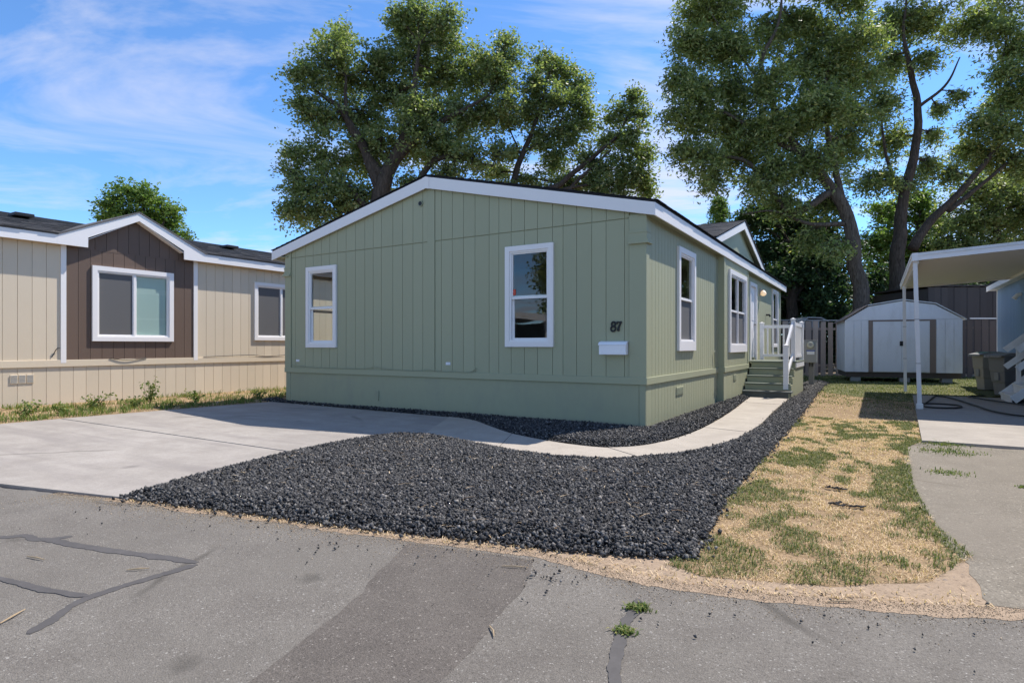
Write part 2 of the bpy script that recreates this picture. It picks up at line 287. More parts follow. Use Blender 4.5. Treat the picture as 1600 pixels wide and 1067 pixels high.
def smooth_line(pts, n=8, closed=False):
    """Catmull-Rom through the points"""
    P = [Vector(p) for p in pts]; out = []; m_ = len(P); rng_ = range(m_ if closed else m_-1)
    for i in rng_:
        p1, p2 = P[i], P[(i+1) % m_]
        p0 = P[i-1] if (closed or i > 0) else p1*2-p2; p3 = P[(i+2) % m_] if (closed or i+2 < m_) else p2*2-p1
        for k in range(n):
            t = k/n; out.append(0.5*((2*p1)+(p2-p0)*t+(2*p0-5*p1+4*p2-p3)*t*t+(3*p1-p0-3*p2+p3)*t*t*t))
    if not closed: out.append(P[-1])
    return out
def in_poly(pts, poly):
    x, y = pts[:, 0], pts[:, 1]; r = np.zeros(len(pts), bool); n = len(poly)
    for i in range(n):
        x1, y1 = poly[i][0], poly[i][1]; x2, y2 = poly[(i+1) % n][0], poly[(i+1) % n][1]
        c = ((y1 > y) != (y2 > y)) & (x < (x2-x1)*(y-y1)/(y2-y1+1e-12)+x1); r ^= c
    return r
def edge_dist(pts, poly):
    d = np.full(len(pts), 1e9); n = len(poly)
    for i in range(n):
        a = np.array(poly[i][:2], float); b = np.array(poly[(i+1) % n][:2], float); ab = b-a
        t = np.clip(((pts-a)@ab)/(ab@ab+1e-12), 0, 1); d = np.minimum(d, np.hypot(*(pts-(a+t[:, None]*ab)).T))
    return d
def ragged(poly, amp=0.03, step=0.12, seed=0):
    out = []; n = len(poly)
    for i in range(n):
        a = Vector((poly[i][0], poly[i][1], 0)); b = Vector((poly[(i+1) % n][0], poly[(i+1) % n][1], 0)); L = (b-a).length; k = max(1, min(120, int(L/step)))
        nv = Vector((-(b-a).y, (b-a).x, 0)).normalized()
        for j in range(k):
            p = a.lerp(b, j/k); w = mnoise.noise(p*2.3+Vector((seed, 0, 0)))*1.3+mnoise.noise(p*9+Vector((seed, 5, 0)))*0.6; out.append((p+nv*w*amp)[:2])
    return out
def sheet(name, poly, z, mat, parent=None, kind=None, lo=None):
    """flat slab over a polygon with its own edge (top at z, bottom at lo)"""
    lo = z-0.004 if lo is None else lo; me = bpy.data.meshes.new(name); n = len(poly); b_ = bmesh.new()
    top = [b_.verts.new((p[0], p[1], z)) for p in poly]; bot = [b_.verts.new((p[0], p[1], lo)) for p in poly]
    f = b_.faces.new(top); f.normal_update()
    for i in range(n): b_.faces.new((top[i], bot[i], bot[(i+1) % n], top[(i+1) % n]))
    bmesh.ops.triangulate(b_, faces=[f]); bmesh.ops.recalc_face_normals(b_, faces=b_.faces); b_.to_mesh(me); b_.free()
    if sum(p.normal.z*p.area for p in me.polygons) < 0: me.flip_normals()
    return link(name, me, mat, parent, kind)

# ------------------------------------------------------------------ ground, street, slabs
g = np_mesh('ground', [(-260, -260, -0.02), (260, -260, -0.02), (260, 260, -0.02), (-260, 260, -0.02)], [(0, 1, 2, 3)], 'dirt', kind='structure')
EDGE = [(-60, -20.6), (-12, -8.55), (-6.5, -7.12), (-3.7, -6.47), (-2.25, -6.12), (-0.41, -5.78), (0.39, -5.62), (1.21, -5.42), (1.84, -5.46), (2.45, -5.33), (3.0, -5.12), (3.52, -4.86), (6, -4.15), (60, 9.4)]
er = ragged(EDGE, 0.035, 0.10, 3)
er = [p for p in er if -61 < p[0] < 61][:len(er)]
# keep only the jagged upper edge (the closing side of the ragged loop is dropped)
cut = max(i for i, p in enumerate(er) if p[0] > 59) if any(p[0] > 59 for p in er) else len(er)
street = sheet('street', er[:cut+1]+[(70, -60), (-70, -60)], 0.0, 'asphalt', kind='structure', lo=-0.05)
# darker repaved strip with a lip
patch = sheet('asphalt_patch', ragged([(0.40, -5.68), (0.56, -6.10), (0.71, -6.41), (0.94, -7.15), (1.25, -8.6), (1.9, -8.6), (1.62, -7.3), (1.48, -6.41), (1.36, -5.90), (1.22, -5.52)], 0.022, 0.04, 9), 0.0009, 'asphalt_patch', street, lo=-0.002)
def strip(pts, w, mat, name, parent, z=0.005, seed=0):
    P = smooth_line([(p[0], p[1], 0) for p in pts], 22); L, R_ = [], []
    for i, p in enumerate(P):
        d = (P[min(i+1, len(P)-1)]-P[max(i-1, 0)]).normalized(); nv = Vector((-d.y, d.x, 0))
        e = min(1, 0.35+i*0.14, 0.35+(len(P)-1-i)*0.14); q = w*e*(0.85+0.25*mnoise.noise(p*7+Vector((seed, 1, 0)))+0.24*mnoise.noise(p*40+Vector((seed, 4, 0))))
        j = nv*0.014*mnoise.noise(p*9+Vector((seed, 9, 0))); L.append((p+nv*q/2+j)[:2]); R_.append((p-nv*q/2+j)[:2])
    return sheet(name, L+R_[::-1], z, mat, parent, lo=-0.002)
for k, (pts, w) in enumerate([([(-2.35, -7.25), (-1.94, -7.0), (-1.86, -6.9), (-1.66, -6.88), (-1.57, -6.74)], 0.07), ([(-1.70, -6.87), (-1.3, -6.80), (-0.9, -6.70), (-0.41, -6.58)], 0.075),
                              ([(-0.38, -6.60), (-0.40, -6.80), (-0.40, -7.15), (-0.30, -7.30), (-0.21, -7.45)], 0.062), ([(-1.6, -7.42), (-1.07, -7.27), (-0.7, -7.21), (-0.41, -7.13)], 0.05),
                              ([(1.92, -5.72), (1.95, -5.9), (1.99, -6.15), (2.09, -6.45), (2.16, -6.8)], 0.062)]):
    strip(pts, w, 'tar', 'tar_seam', street, 0.0022+0.0005*k, k)
# sandy margin between the street and the yards
SL = [(-2.4, -6.18), (0.4, -5.66), (1.2, -5.48), (1.9, -5.55), (2.5, -5.41), (3.1, -5.20), (3.65, -4.93), (6.2, -4.20)]; SU = [(-2.4, -5.95), (0.4, -5.25), (1.2, -5.0), (1.9, -4.7), (2.5, -4.3), (3.1, -3.7), (3.65, -3.6), (6.2, -3.3)]
sx = np.arange(-2.4, 6.2, 0.035); nz_ = np.array([mnoise.noise(Vector((x*2.3, 21, 0)))*0.05+mnoise.noise(Vector((x*8, 22, 0)))*0.03+mnoise.noise(Vector((x*26, 23, 0)))*0.014 for x in sx])
sl = np.interp(sx, [p[0] for p in SL], [p[1] for p in SL])+nz_; su = np.interp(sx, [p[0] for p in SU], [p[1] for p in SU]); kk = np.arange(len(sx)-1); m_n = len(sx)
np_mesh('verge_sand', np.concatenate([np.column_stack([sx, sl, np.full(m_n, 0.0016)]), np.column_stack([sx, su, np.full(m_n, 0.0016)])]), np.column_stack([kk, kk+1, kk+1+m_n, kk+m_n]), 'sand', kind='structure')
# driveway of two concrete slabs
drive = bpy.data.objects.new('driveway', None); COL.objects.link(drive); drive['kind'] = 'structure'
J = 0.012
sheet('slab', [(-8.87, -4.0+J), (-2.72, -4.0+J), (-2.80, -3.0), (-2.76, -2.30), (-2.50, -2.05), (-3.36, -0.38), (-5.0, -0.30), (-8.44, -0.20), (-8.72, -2.5)], 0.014, 'concrete', drive, lo=-0.06)
sheet('slab', [(-8.95, -7.65), (-6.5, -7.05), (-3.7, -6.40), (-2.10, -6.03), (-2.4, -5.4), (-2.68, -4.33), (-2.70, -4.0-J), (-8.87, -4.0-J)], 0.012, 'concrete', drive, lo=-0.06)
sheet('joint_filler', [(-8.86, -4.03), (-2.75, -4.03), (-2.75, -3.97), (-8.86, -3.97)], 0.006, 'tar', drive, lo=-0.05)
# curved walkway: one slab per pour
walk = bpy.data.objects.new('walkway', None); COL.objects.link(walk); walk['kind'] = 'structure'
INNER = [(-3.36, -0.40), (-2.76, -0.56), (-1.99, -1.11), (-1.41, -1.5), (-0.65, -1.8), (-0.05, -1.90), (0.28, -1.78), (0.55, -1.30), (0.70, -0.19), (0.70, 1.42), (0.58, 3.54), (0.46, 5.03), (0.36, 6.43)]
OUTER = [(-2.50, -2.05), (-2.10, -2.16), (-1.50, -2.36), (-0.95, -2.56), (-0.25, -2.67), (0.42, -2.55), (0.86, -2.05), (1.14, -1.40), (1.34, -0.33), (1.38, 1.20), (1.28, 3.34), (1.23, 4.90), (1.20, 6.43)]
si = smooth_line([(a[0], a[1], 0) for a in INNER], 8); so = smooth_line([(a[0], a[1], 0) for a in OUTER], 8)
cuts = [0, 24, 45, 58, 68, 74, 81, 88, 96]
for a, b_ in zip(cuts, cuts[1:]):
    A = [Vector(p) for p in si[a:b_+1]]; B = [Vector(p) for p in so[a:b_+1]]
    da = (A[1]-A[0]).normalized()*0.007; db = (B[1]-B[0]).normalized()*0.007; A[0] += da; B[0] += db; A[-1] -= (A[-1]-A[-2]).normalized()*0.007; B[-1] -= (B[-1]-B[-2]).normalized()*0.007
    sheet('slab', [p[:2] for p in A]+[p[:2] for p in B[::-1]], 0.028+rnd.uniform(-0.003, 0.003), 'concrete_walk', walk, lo=-0.05)
# neighbour's patio slab and worn side drive
LAWN_R = [(3.16, -4.67), (3.40, -4.12), (3.27, -3.47), (3.20, -2.18), (3.25, 0.16), (3.42, 0.83)]
sheet('side_drive', ragged([(3.4, -4.9), (3.36, -4.2), (3.25, -3.47), (3.16, -2.18), (3.22, 0.0), (3.36, 0.70), (12, 0.80), (12, -2.6), (6, -4.2)], 0.04, 0.08, 4), 0.0038, 'asphalt_old', kind='structure', lo=-0.05)
patio = sheet('patio_slab', [(3.42, 0.74), (7.2, 0.84), (7.2, 9.3), (3.68, 9.15)], 0.03, 'concrete_patio', kind='structure', lo=-0.05)

# ------------------------------------------------------------------ houses
def cells(a0, a1, lo, hi, holes):
    """cut the band a0..a1 (lo/hi are functions of a) round rectangular holes -> list of (a0,a1,lo0,lo1,hi0,hi1)"""
    cutx = sorted({a0, a1}|{h for H_ in holes for h in (H_[0], H_[1]) if a0 < h < a1}); out = []
    for s_, e_ in zip(cutx, cutx[1:]):
        mid = (s_+e_)/2; segs = [(lo, hi)]
        for H_ in holes:
            if H_[0] < mid < H_[1]:
                ns = []
                for l, h in segs:
                    lz, hz = l(mid), h(mid)
                    if H_[3] <= lz or H_[2] >= hz: ns.append((l, h)); continue
                    if H_[2] > lz: ns.append((l, (lambda q: (lambda t: q))(H_[2])))
                    if H_[3] < hz: ns.append(((lambda q: (lambda t: q))(H_[3]), h))
                segs = ns
        for l, h in segs: out.append((s_, e_, l(s_), l(e_), h(s_), h(e_)))
    return out
def cell_hexa(mb, c, axis, t0, t1):
    a0, a1, l0, l1, h0, h1 = c
    P = (lambda a, z, t: (a, t, z)) if axis == 'y' else (lambda a, z, t: (t, a, z))   # axis 'y': wall faces +-y and runs along x
    mb.hexa([P(a0, l0, t0), P(a1, l1, t0), P(a1, l1, t1), P(a0, l0, t1), P(a0, h0, t0), P(a1, h1, t0), P(a1, h1, t1), P(a0, h0, t1)])
def planks(parent, mat, axis, edges, lo, hi, holes, t0, t1, off, gap=0.008, name='plank'):
    lo = lo if callable(lo) else (lambda q: (lambda t: q))(lo); hi = hi if callable(hi) else (lambda q: (lambda t: q))(hi)
    for a, b_ in zip(edges, edges[1:]):
        cs = cells(a+gap/2, b_-gap/2, lo, hi, holes)
        full = [h for h in holes if h[0] <= a+gap and h[1] >= b_-gap]
        if full:
            for c in cs:
                if max(c[4]-c[2], c[5]-c[3]) > 0.02: mb = MB(off); cell_hexa(mb, c, axis, t0, t1); mb.build(name, mat, parent)
        elif cs:
            mb = MB(off)
            for c in cs: cell_hexa(mb, c, axis, t0, t1)
            mb.build(name, mat, parent)
def window(parent, axis, face, sgn, a0, a1, z0, z1, off, kind='hung', trim=0.085, mat='white_trim', back=None, cols=1, sill=False, label=None):
    """trim board is the window object; sashes, panes and screens are its children. sgn = outward direction along the wall normal"""
    P = (lambda m_, x0, x1, t0, t1, q0, q1, c=0.0: m_.box(x0, x1, min(t0, t1), max(t0, t1), q0, q1, c)) if axis == 'y' else (lambda m_, y0, y1, t0, t1, q0, q1, c=0.0: m_.box(min(t0, t1), max(t0, t1), y0, y1, q0, q1, c))
    f = lambda d: face+sgn*d
    def ring(m_, x0, x1, q0, q1, w, d0, d1, wb=None):
        wb = wb or w
        P(m_, x0, x1, f(d0), f(d1), q1-w, q1); P(m_, x0, x1, f(d0), f(d1), q0, q0+wb); P(m_, x0, x0+w, f(d0), f(d1), q0+wb, q1-w); P(m_, x1-w, x1, f(d0), f(d1), q0+wb, q1-w); return m_
    w = ring(MB(off), a0, a1, z0, z1, trim, 0.0, 0.045, trim*1.7 if sill else None).build('window', mat, parent)
    if label: w['label'] = label
    zb = z0+(trim*1.7 if sill else trim); i0, i1, j0, j1 = a0+trim, a1-trim, zb, z1-trim
    ring(MB(off), i0, i1, j0, j1, 0.03, -0.05, 0.026).build('frame', 'white_vinyl', w)
    i0 += 0.03; i1 -= 0.03; j0 += 0.03; j1 -= 0.03
    if kind == 'hung':
        mid = j0+(j1-j0)*0.49
        xs = [i0+(i1-i0)*k/cols for k in range(cols+1)]
        for k in range(cols):
            x0, x1 = xs[k]+(0.02 if k else 0), xs[k+1]-(0.02 if k < cols-1 else 0)
            if k: P(MB(off), xs[k]-0.02, xs[k]+0.02, f(-0.05), f(0.02), j0, j1).build('mullion', 'white_vinyl', w) if False else None
            up = ring(MB(off), x0, x1, mid-0.012, j1, 0.022, -0.025, 0.006).build('sash', 'white_vinyl', w)
            lw = ring(MB(off), x0, x1, j0, mid+0.03, 0.034, -0.045, -0.027).build('sash', 'white_vinyl', w)
            P(MB(off), x0+0.02, x1-0.02, f(-0.012), f(-0.008), mid+0.008, j1-0.02).build('pane', 'glass', w)
            P(MB(off), x0+0.03, x1-0.03, f(-0.039), f(-0.035), j0+0.03, mid).build('pane', 'glass', w)
            P(MB(off), x0, x1, f(-0.024), f(0.012), mid-0.030, mid-0.014).build('check_rail', 'white_vinyl', w)
            if back:
                P(MB(off), x0+0.004, x1-0.004, f(-0.022), f(-0.019), j0+0.004, mid-0.032).build('screen', back[1], w)
        for k in range(1, cols):
            m_ = MB(off); P(m_, xs[k]-0.02, xs[k]+0.02, f(-0.05), f(0.02), j0, j1); m_.build('mullion', 'white_vinyl', w)
    else:   # slider: two side by side
        mid = (i0+i1)/2
        m_ = MB(off); P(m_, mid-0.025, mid+0.025, f(-0.03), f(0.02), j0, j1); m_.build('mullion', 'white_vinyl', w)
        for k, (x0, x1) in enumerate(((i0, mid-0.025), (mid+0.025, i1))):
            ring(MB(off), x0, x1, j0, j1, 0.02, -0.03, 0.0).build('sash', 'white_vinyl', w)
            m_ = MB(off); P(m_, x0+0.02, x1-0.02, f(-0.016), f(-0.012), j0+0.02, j1-0.02); m_.build('pane', 'glass', w)
            if back and back[k]: m_ = MB(off); P(m_, x0+0.021, x1-0.021, *((f(-0.009), f(-0.006)) if 'screen' in back[k] else (f(-0.05), f(-0.045))), j0+0.021, j1-0.021); m_.build('screen' if 'screen' in back[k] else 'blind', back[k], w)
    return w
# P returns the builder, so single boxes can be chained
def shingle_roof(parent, off, ax, x_e, z_e, x_r, z_r, y0, y1, mat, name='shingles', rows=24, tab=0.32, lift=0.012, clip=None):
    """courses of shingle tabs from the eave (x_e,z_e) up to the ridge (x_r,z_r); runs along y between y0 and y1"""
    m_ = MB(off); e = Vector((x_e, 0, z_e)); r = Vector((x_r, 0, z_r)); d = (r-e); L = d.length; d.normalize(); nv = Vector((-d.z, 0, d.x)); nv = nv if nv.z > 0 else -nv
    st = L/rows
    for i in range(rows):
        y = y0-rnd.uniform(0, tab)*(i % 2)
        while y < y1:
            ya, yb = max(y, y0), min(y+tab*rnd.uniform(0.85, 1.15), y1); y = y+tab if False else yb
            if yb-ya < 0.02: y = yb+0.001; continue
            t0 = i*st-0.01+rnd.uniform(-0.006, 0.004); t1 = (i+1)*st+0.015
            if clip and clip((ya+yb)/2, e.x+d.x*(t0+t1)/2, e.z+d.z*(t0+t1)/2): continue
            a = e+d*t0; b_ = e+d*t1; lf = nv*(lift+rnd.uniform(0, 0.004)); lo_ = nv*0.001
            q = [(a.x, ya, a.z), (b_.x, ya, b_.z), (b_.x, yb, b_.z), (a.x, yb, a.z)]
            if ax == 'y': q = [(p[1], p[0], p[2]) for p in q]; n3 = lambda v_: (v_.y, v_.x, v_.z)
            else: n3 = lambda v_: (v_.x, v_.y, v_.z)
            L3, l3 = n3(lf), n3(lo_)
            low = [(p[0]+l3[0], p[1]+l3[1], p[2]+l3[2]) for p in q]
            top = [(q[0][0]+L3[0], q[0][1]+L3[1], q[0][2]+L3[2]), (q[1][0]+l3[0]*2, q[1][1]+l3[1]*2, q[1][2]+l3[2]*2), (q[2][0]+l3[0]*2, q[2][1]+l3[1]*2, q[2][2]+l3[2]*2), (q[3][0]+L3[0], q[3][1]+L3[1], q[3][2]+L3[2])]
            m_.add(low+top, [(4, 5, 6, 7), (0, 1, 5, 4), (0, 4, 7, 3), (3, 7, 6, 2)])
    return m_.build(name, mat, parent, kind='stuff')

# ---- the green home
HOME = thing('manufactured_home', 'sage green single-storey home with white trim and number 87', 'house', (-4.1, 7.3, 0))
O = (-4.1, 7.3, 0)
W0, W1, YB = -8.2, 0.0, 14.5
RX, RZ = -4.15, 4.36; EZ = 3.345            # ridge, eave (roof underside at the outer edge of the fascia)
ER, ELF = 0.17, -8.60
def rake(x): return EZ+(RZ-EZ)*((ER-x)/(ER-RX) if x > RX else (x-ELF)/(RX-ELF))
def wtop(x): return rake(x)-0.145
F_H = [(-7.51, -6.58, 1.21, 2.92), (-2.45, -1.53, 1.23, 2.92)]            # front windows (outer trim)
R_H = [(1.60, 2.70, 1.16, 2.96)]; R_H2 = [(8.40, 9.48, 0.86, 2.98), (12.35, 13.65, 1.20, 3.10)]
B_H = [(5.12, 7.12, 1.10, 2.95)]; BX = 0.13; BY0, BY1 = 4.66, 7.46
L_H = [(0.35, 1.60, 1.20, 2.92)]
ins = lambda hs: [(h[0]+0.07, h[1]-0.07, h[2]+0.07, h[3]-0.07) for h in hs]
wall = MB(O)
for c in cells(W0+0.013, W1-0.013, lambda t: 0.0, wtop, ins(F_H)): cell_hexa(wall, c, 'y', 0.012, 0.10)
wf = wall.build('front_wall', 'green_skirt', HOME)
wall = MB(O)
for c in cells(0.10, YB, lambda t: 0.0, lambda t: 3.2, ins(R_H)+ins(B_H)+ins(R_H2)): cell_hexa(wall, c, 'x', -0.10, -0.012)
wr = wall.build('side_wall', 'green_skirt', HOME)
wall = MB(O)
for c in cells(0.10, YB, lambda t: 0.0, lambda t: 3.2, ins(L_H)): cell_hexa(wall, c, 'x', W0+0.012, W0+0.10)
wall.build('side_wall', 'green_skirt', HOME)
wall = MB(O)
for c in cells(W0+0.013, W1-0.013, lambda t: 0.0, wtop, []): cell_hexa(wall, c, 'y', YB, YB+0.09)
wall.build('rear_wall', 'green_skirt', HOME)
MB(O).box(W0+0.101, W1-0.101, 0.101, YB-0.001, 0.70, 0.78).build('floor', 'interior_floor', HOME)
MB(O).box(W0+0.101, W1-0.101, 0.101, YB-0.001, 3.14, 3.17).build('ceiling', 'interior', HOME)
MB(O).box(W0+0.102, W1-0.102, 4.2, 4.28, 0.781, 3.139).build('partition', 'interior', HOME)
MB(O).box(-5.2, -5.12, 0.102, 4.199, 0.781, 3.139).build('partition', 'interior', HOME)
# front planks: lower course, then the gable course above the flashing
ex = [-8.02, -7.89, -7.57, -7.32, -7.06, -6.81, -6.58, -6.32, -6.05, -5.79, -5.56, -5.34, -5.04, -4.79, -4.53, -4.29, -4.175]
ex2 = [-3.995, -3.85, -3.60, -3.35, -3.10, -2.80, -2.60, -2.35, -2.09, -1.84, -1.56, -1.37, -1.13, -0.87, -0.63, -0.33, -0.255]
for E_ in (ex, ex2):
    planks(wf, 'green_siding', 'y', E_, 0.775, 3.162, F_H, -0.003, 0.012, O)
    E3 = [E_[0] if E_ is ex2 else -8.02]+[e+0.004 for e in E_[1:-1]]+[E_[-1]]
    planks(wf, 'green_siding', 'y', E3, 3.178, lambda t: max(3.179, wtop(t)-0.002), [], -0.006, 0.012, O)
# marriage-line board, corner boards with capitals
mb = MB(O); mb.hexa([(-4.17, -0.016, 0.775), (-4.0, -0.016, 0.775), (-4.0, 0.012, 0.775), (-4.17, 0.012, 0.775), (-4.17, -0.016, wtop(-4.17)), (-4.0, -0.016, wtop(-4.0)), (-4.0, 0.012, wtop(-4.0)), (-4.17, 0.012, wtop(-4.17))]); mb.build('batten', 'green_trim', HOME)
MB(O).box(-0.25, 0.018, -0.022, 0.012, 0.775, wtop(0.0)-0.03).build('corner_board', 'green_trim', HOME)
MB(O).box(-0.004, 0.018, 0.012, 0.11, 0.775, wtop(0.0)-0.03).build('corner_board', 'green_trim', HOME)
MB(O).box(-8.218, -8.025, -0.022, 0.012, 0.775, wtop(-8.2)-0.0).build('corner_board', 'green_trim', HOME)
for x0, x1, sd_ in ((-0.25, 0.018, 1), (-8.218, -8.025, -1)):
    mb = MB(O)
    for d, q0, q1 in ((0.016, 2.935, 2.965), (0.010, 2.84, 2.935), (0.030, 2.80, 2.84), (0.045, 2.77, 2.80)):
        mb.box(x0-0.004-(d if sd_ < 0 else 0), x1+(d if sd_ > 0 else 0.004), -0.022-d, (0.12+d if sd_ > 0 else 0.012), q0, q1)
    mb.build('capital', 'green_trim', HOME)
# belt boards and skirting
MB(O).box(-8.225, 0.026, -0.030, 0.012, 0.665, 0.774, 0.004).build('belt_board', 'green_trim', HOME)
MB(O).box(-0.012, 0.027, 0.0125, BY0-0.001, 0.665, 0.774, 0.004).build('belt_board', 'green_trim', HOME)
MB(O).box(-0.012, 0.027, BY1+0.001, YB, 0.665, 0.774, 0.004).build('belt_board', 'green_trim', HOME)
MB(O).box(-8.2, -0.106, 0.0, 0.012, 0.0, 0.664).build('skirt_panel', 'green_skirt', HOME)
MB(O).box(-0.098, 0.0, -0.006, 0.012, 0.0, 0.664).build('skirt_panel', 'green_skirt', HOME)
MB(O).box(-8.2, -8.06, -0.006, -0.0005, 0.0, 0.664).build('skirt_panel', 'green_skirt', HOME)
mb = MB(O); mb.tube([(-5.42, -0.012, 0.17), (-5.42, -0.012, 0.36)], 0.018, 8); mb.build('pipe_stub', 'green_skirt', HOME)
ey = [0.112]+[0.112+0.162*k for k in range(1, 28)]+[4.56]
planks(wr, 'green_siding', 'x', ey, 0.776, 3.195, R_H, -0.012, 0.004, O)
planks(wr, 'green_siding', 'x', [0.013]+ey[1:], 0.0, 0.664, [], -0.012, 0.002, O)
MB(O).box(-0.011, 0.012, 4.565, BY0-0.001, 0.776, 3.195).build('corner_board', 'green_trim', HOME)
eyb = [BY1+0.03+0.17*k for k in range(0, 42) if BY1+0.03+0.17*k < YB]+[YB]
planks(wr, 'green_siding', 'x', eyb, 0.776, 3.195, R_H2, -0.012, 0.004, O)
# bay that steps out beside the porch
mb = MB(O)
for c in cells(BY0, BY1, lambda t: 0.0, lambda t: 3.195, ins(B_H)): cell_hexa(mb, c, 'x', -0.0115, BX-0.014)
bay = mb.build('bay_wall', 'green_trim', HOME)
by = [BY0+0.13+0.16*k for k in range(16)]+[BY1-0.10]
planks(bay, 'green_siding', 'x', by, 0.79, 3.195, B_H, BX-0.014, BX, O)
planks(bay, 'green_siding', 'x', [BY0]+by[1:-1]+[BY1], 0.0, 0.674, [], BX-0.014, BX-0.002, O)
MB(O).box(BX-0.0139, BX+0.012, BY0-0.002, BY0+0.125, 0.79, 3.195).build('corner_board', 'green_trim', HOME)
MB(O).box(BX-0.0139, BX+0.012, BY1-0.095, BY1+0.002, 0.79, 3.195).build('corner_board', 'green_trim', HOME)
MB(O).box(0.0, BX+0.024, BY0-0.012, BY1+0.012, 0.675, 0.788, 0.004).build('belt_board', 'green_trim', HOME)
# windows
w1 = window(HOME, 'y', -0.003, -1, *F_H[0], O); w2 = window(HOME, 'y', -0.003, -1, *F_H[1], O)
MB(O).box(-2.325, -2.26, -0.002, 0.002, 2.10, 2.20).build('sticker', 'sticker_red', w2)
window(HOME, 'x', 0.004, 1, *R_H[0], O, back=('lower', 'screen_dark'), sill=True, trim=0.10)
window(HOME, 'x', BX, 1, *B_H[0], O, back=('lower', 'screen_dark'), cols=2, sill=True, trim=0.10)
window(HOME, 'x', 0.004, 1, 12.35, 13.65, 1.20, 3.10, O, back=('all', 'screen_dark'))
window(HOME, 'x', W0+0.012, -1, *L_H[0], O)
# entry door in its frame
d = MB(O).box(-0.06, -0.03, 8.52, 9.36, 0.88, 2.88).build('door', 'white_vinyl', HOME)
mb = MB(O)
for z0, z1 in ((1.05, 1.75), (1.95, 2.72)):
    for y0, y1 in ((8.62, 8.90), (8.98, 9.26)): mb.box(-0.03, -0.022, y0, y1, z0, z1, 0.003)
mb.build('panel', 'white_vinyl', d); mb = MB(O); mb.tube([(-0.03, 9.27, 1.85), (0.03, 9.27, 1.85)], [0.02, 0.032], 10); mb.build('handle', 'grey_metal', d)
mb = MB(O); mb.box(-0.05, 0.03, 8.40, 8.515, 0.862, 2.98); mb.box(-0.05, 0.03, 9.365, 9.48, 0.862, 2.98); mb.box(-0.05, 0.03, 8.515, 9.365, 2.885, 2.98); mb.build('door_frame', 'white_trim', HOME)
# porch lamp
lamp = MB(O).box(0.004, 0.03, 9.98, 10.12, 2.74, 2.92, 0.01).build('wall_lamp', 'grey_metal', HOME)
mb = MB(O); mb.tube([(0.10, 10.05, 2.70+0.02*k) for k in range(9)], [0.03, 0.062, 0.078, 0.084, 0.084, 0.078, 0.066, 0.05, 0.03], 14); mb.build('globe', 'lamp_glow', lamp, smooth=True)
mb = MB(O); mb.tube([(0.03, 10.05, 2.86), (0.10, 10.05, 2.88)], 0.012, 8); mb.build('arm', 'grey_metal', lamp)
# spigot-like hook on the far wall, skirting vents, wall outlets, gable vent
mb = MB(O); mb.tube([(0.004, 11.2, 2.2), (0.10, 11.2, 2.2), (0.12, 11.2, 2.14)], 0.03, 8); mb.build('hook', 'black_metal', HOME)
for y0, z0, xf in ((1.55, 0.40, 0.002), (5.65, 0.45, BX-0.002)):
    v = MB(O).box(xf, xf+0.014, y0, y0+0.42 if xf < 0.05 else y0+0.28, z0, z0+0.14, 0.003).build('skirting_vent', 'tan_trim' if False else 'green_siding', HOME)
    mb = MB(O)
    for k in range(5): mb.box(xf+0.0141, xf+0.018, y0+0.03+0.075*k, y0+0.085+0.075*k, z0+0.02, z0+0.12) if xf < 0.05 or k < 3 else None
    mb.build('grille', 'soffit_green', v)
for x in (-7.86, -3.74): MB(O).box(x, x+0.10, -0.014, -0.0032, 0.90, 0.95, 0.003).build('outlet_cover', 'label_white', HOME)
mb = MB(O); mb.tube([(-4.33, 0.0, 3.90), (-4.33, -0.03, 3.90)], 0.055, 14); gv = mb.build('gable_vent', 'soffit_green', HOME); mb = MB(O); mb.tube([(-4.33, -0.0302, 3.90), (-4.33, -0.034, 3.90)], 0.04, 14); mb.build('grille', 'black_metal', gv)
# loose cable along the belt
cp = [(-8.0, -0.036, 0.83), (-7.4, -0.036, 0.795), (-6.6, -0.036, 0.785), (-5.7, -0.036, 0.80), (-5.5, -0.036, 0.835), (-5.2, -0.036, 0.80), (-4.5, -0.036, 0.785), (-4.15, -0.040, 0.80), (-3.7, -0.036, 0.785), (-3.2, -0.036, 0.785), (-3.05, -0.036, 0.86)]
MB(O).tube(smooth_line(cp, 5), 0.007, 5).build('cable', 'green_skirt', HOME)
MB(O).tube(smooth_line([(0.03, 4.3, 0.79), (0.03, 4.28, 0.90), (0.03, 4.24, 1.10), (0.03, 4.27, 1.13)], 4), 0.01, 5).build('cable', 'green_skirt', HOME)
# roof: deck, black shingles, fascia, soffit
rf = MB(O); YF, YE = -0.06, YB+0.14
for xa, xb in ((ER, RX), (ELF, RX)):
    za, zb = EZ, RZ
    rf.hexa([(xa, YF, za), (xb, YF, zb), (xb, YE, zb), (xa, YE, za), (xa, YF, za+0.035), (xb, YF, zb+0.035), (xb, YE, zb+0.035), (xa, YE, za+0.035)])
roof = rf.build('roof', 'shingle_black', HOME)
for xa in (ER+0.02, ELF-0.02): shingle_roof(roof, O, 'x', xa, EZ+0.033, RX, RZ+0.04, YF-0.02, YE+0.02, 'shingle_black', rows=26, tab=0.45)
def rakeboard(y0, y1):
    for xa in (ER, ELF):
        m_ = MB(O); a = (xa, EZ); b_ = (RX+(0.06 if xa > RX else -0.06), rake(RX+(0.06 if xa > RX else -0.06)))
        m_.prism([(a[0], a[1]-0.19), (b_[0], b_[1]-0.21), (b_[0], b_[1]-0.002), (a[0], a[1]-0.002)], y0, y1, 'y'); m_.build('rake_fascia', 'white_trim', HOME)
rakeboard(YF-0.022, YF+0.0)
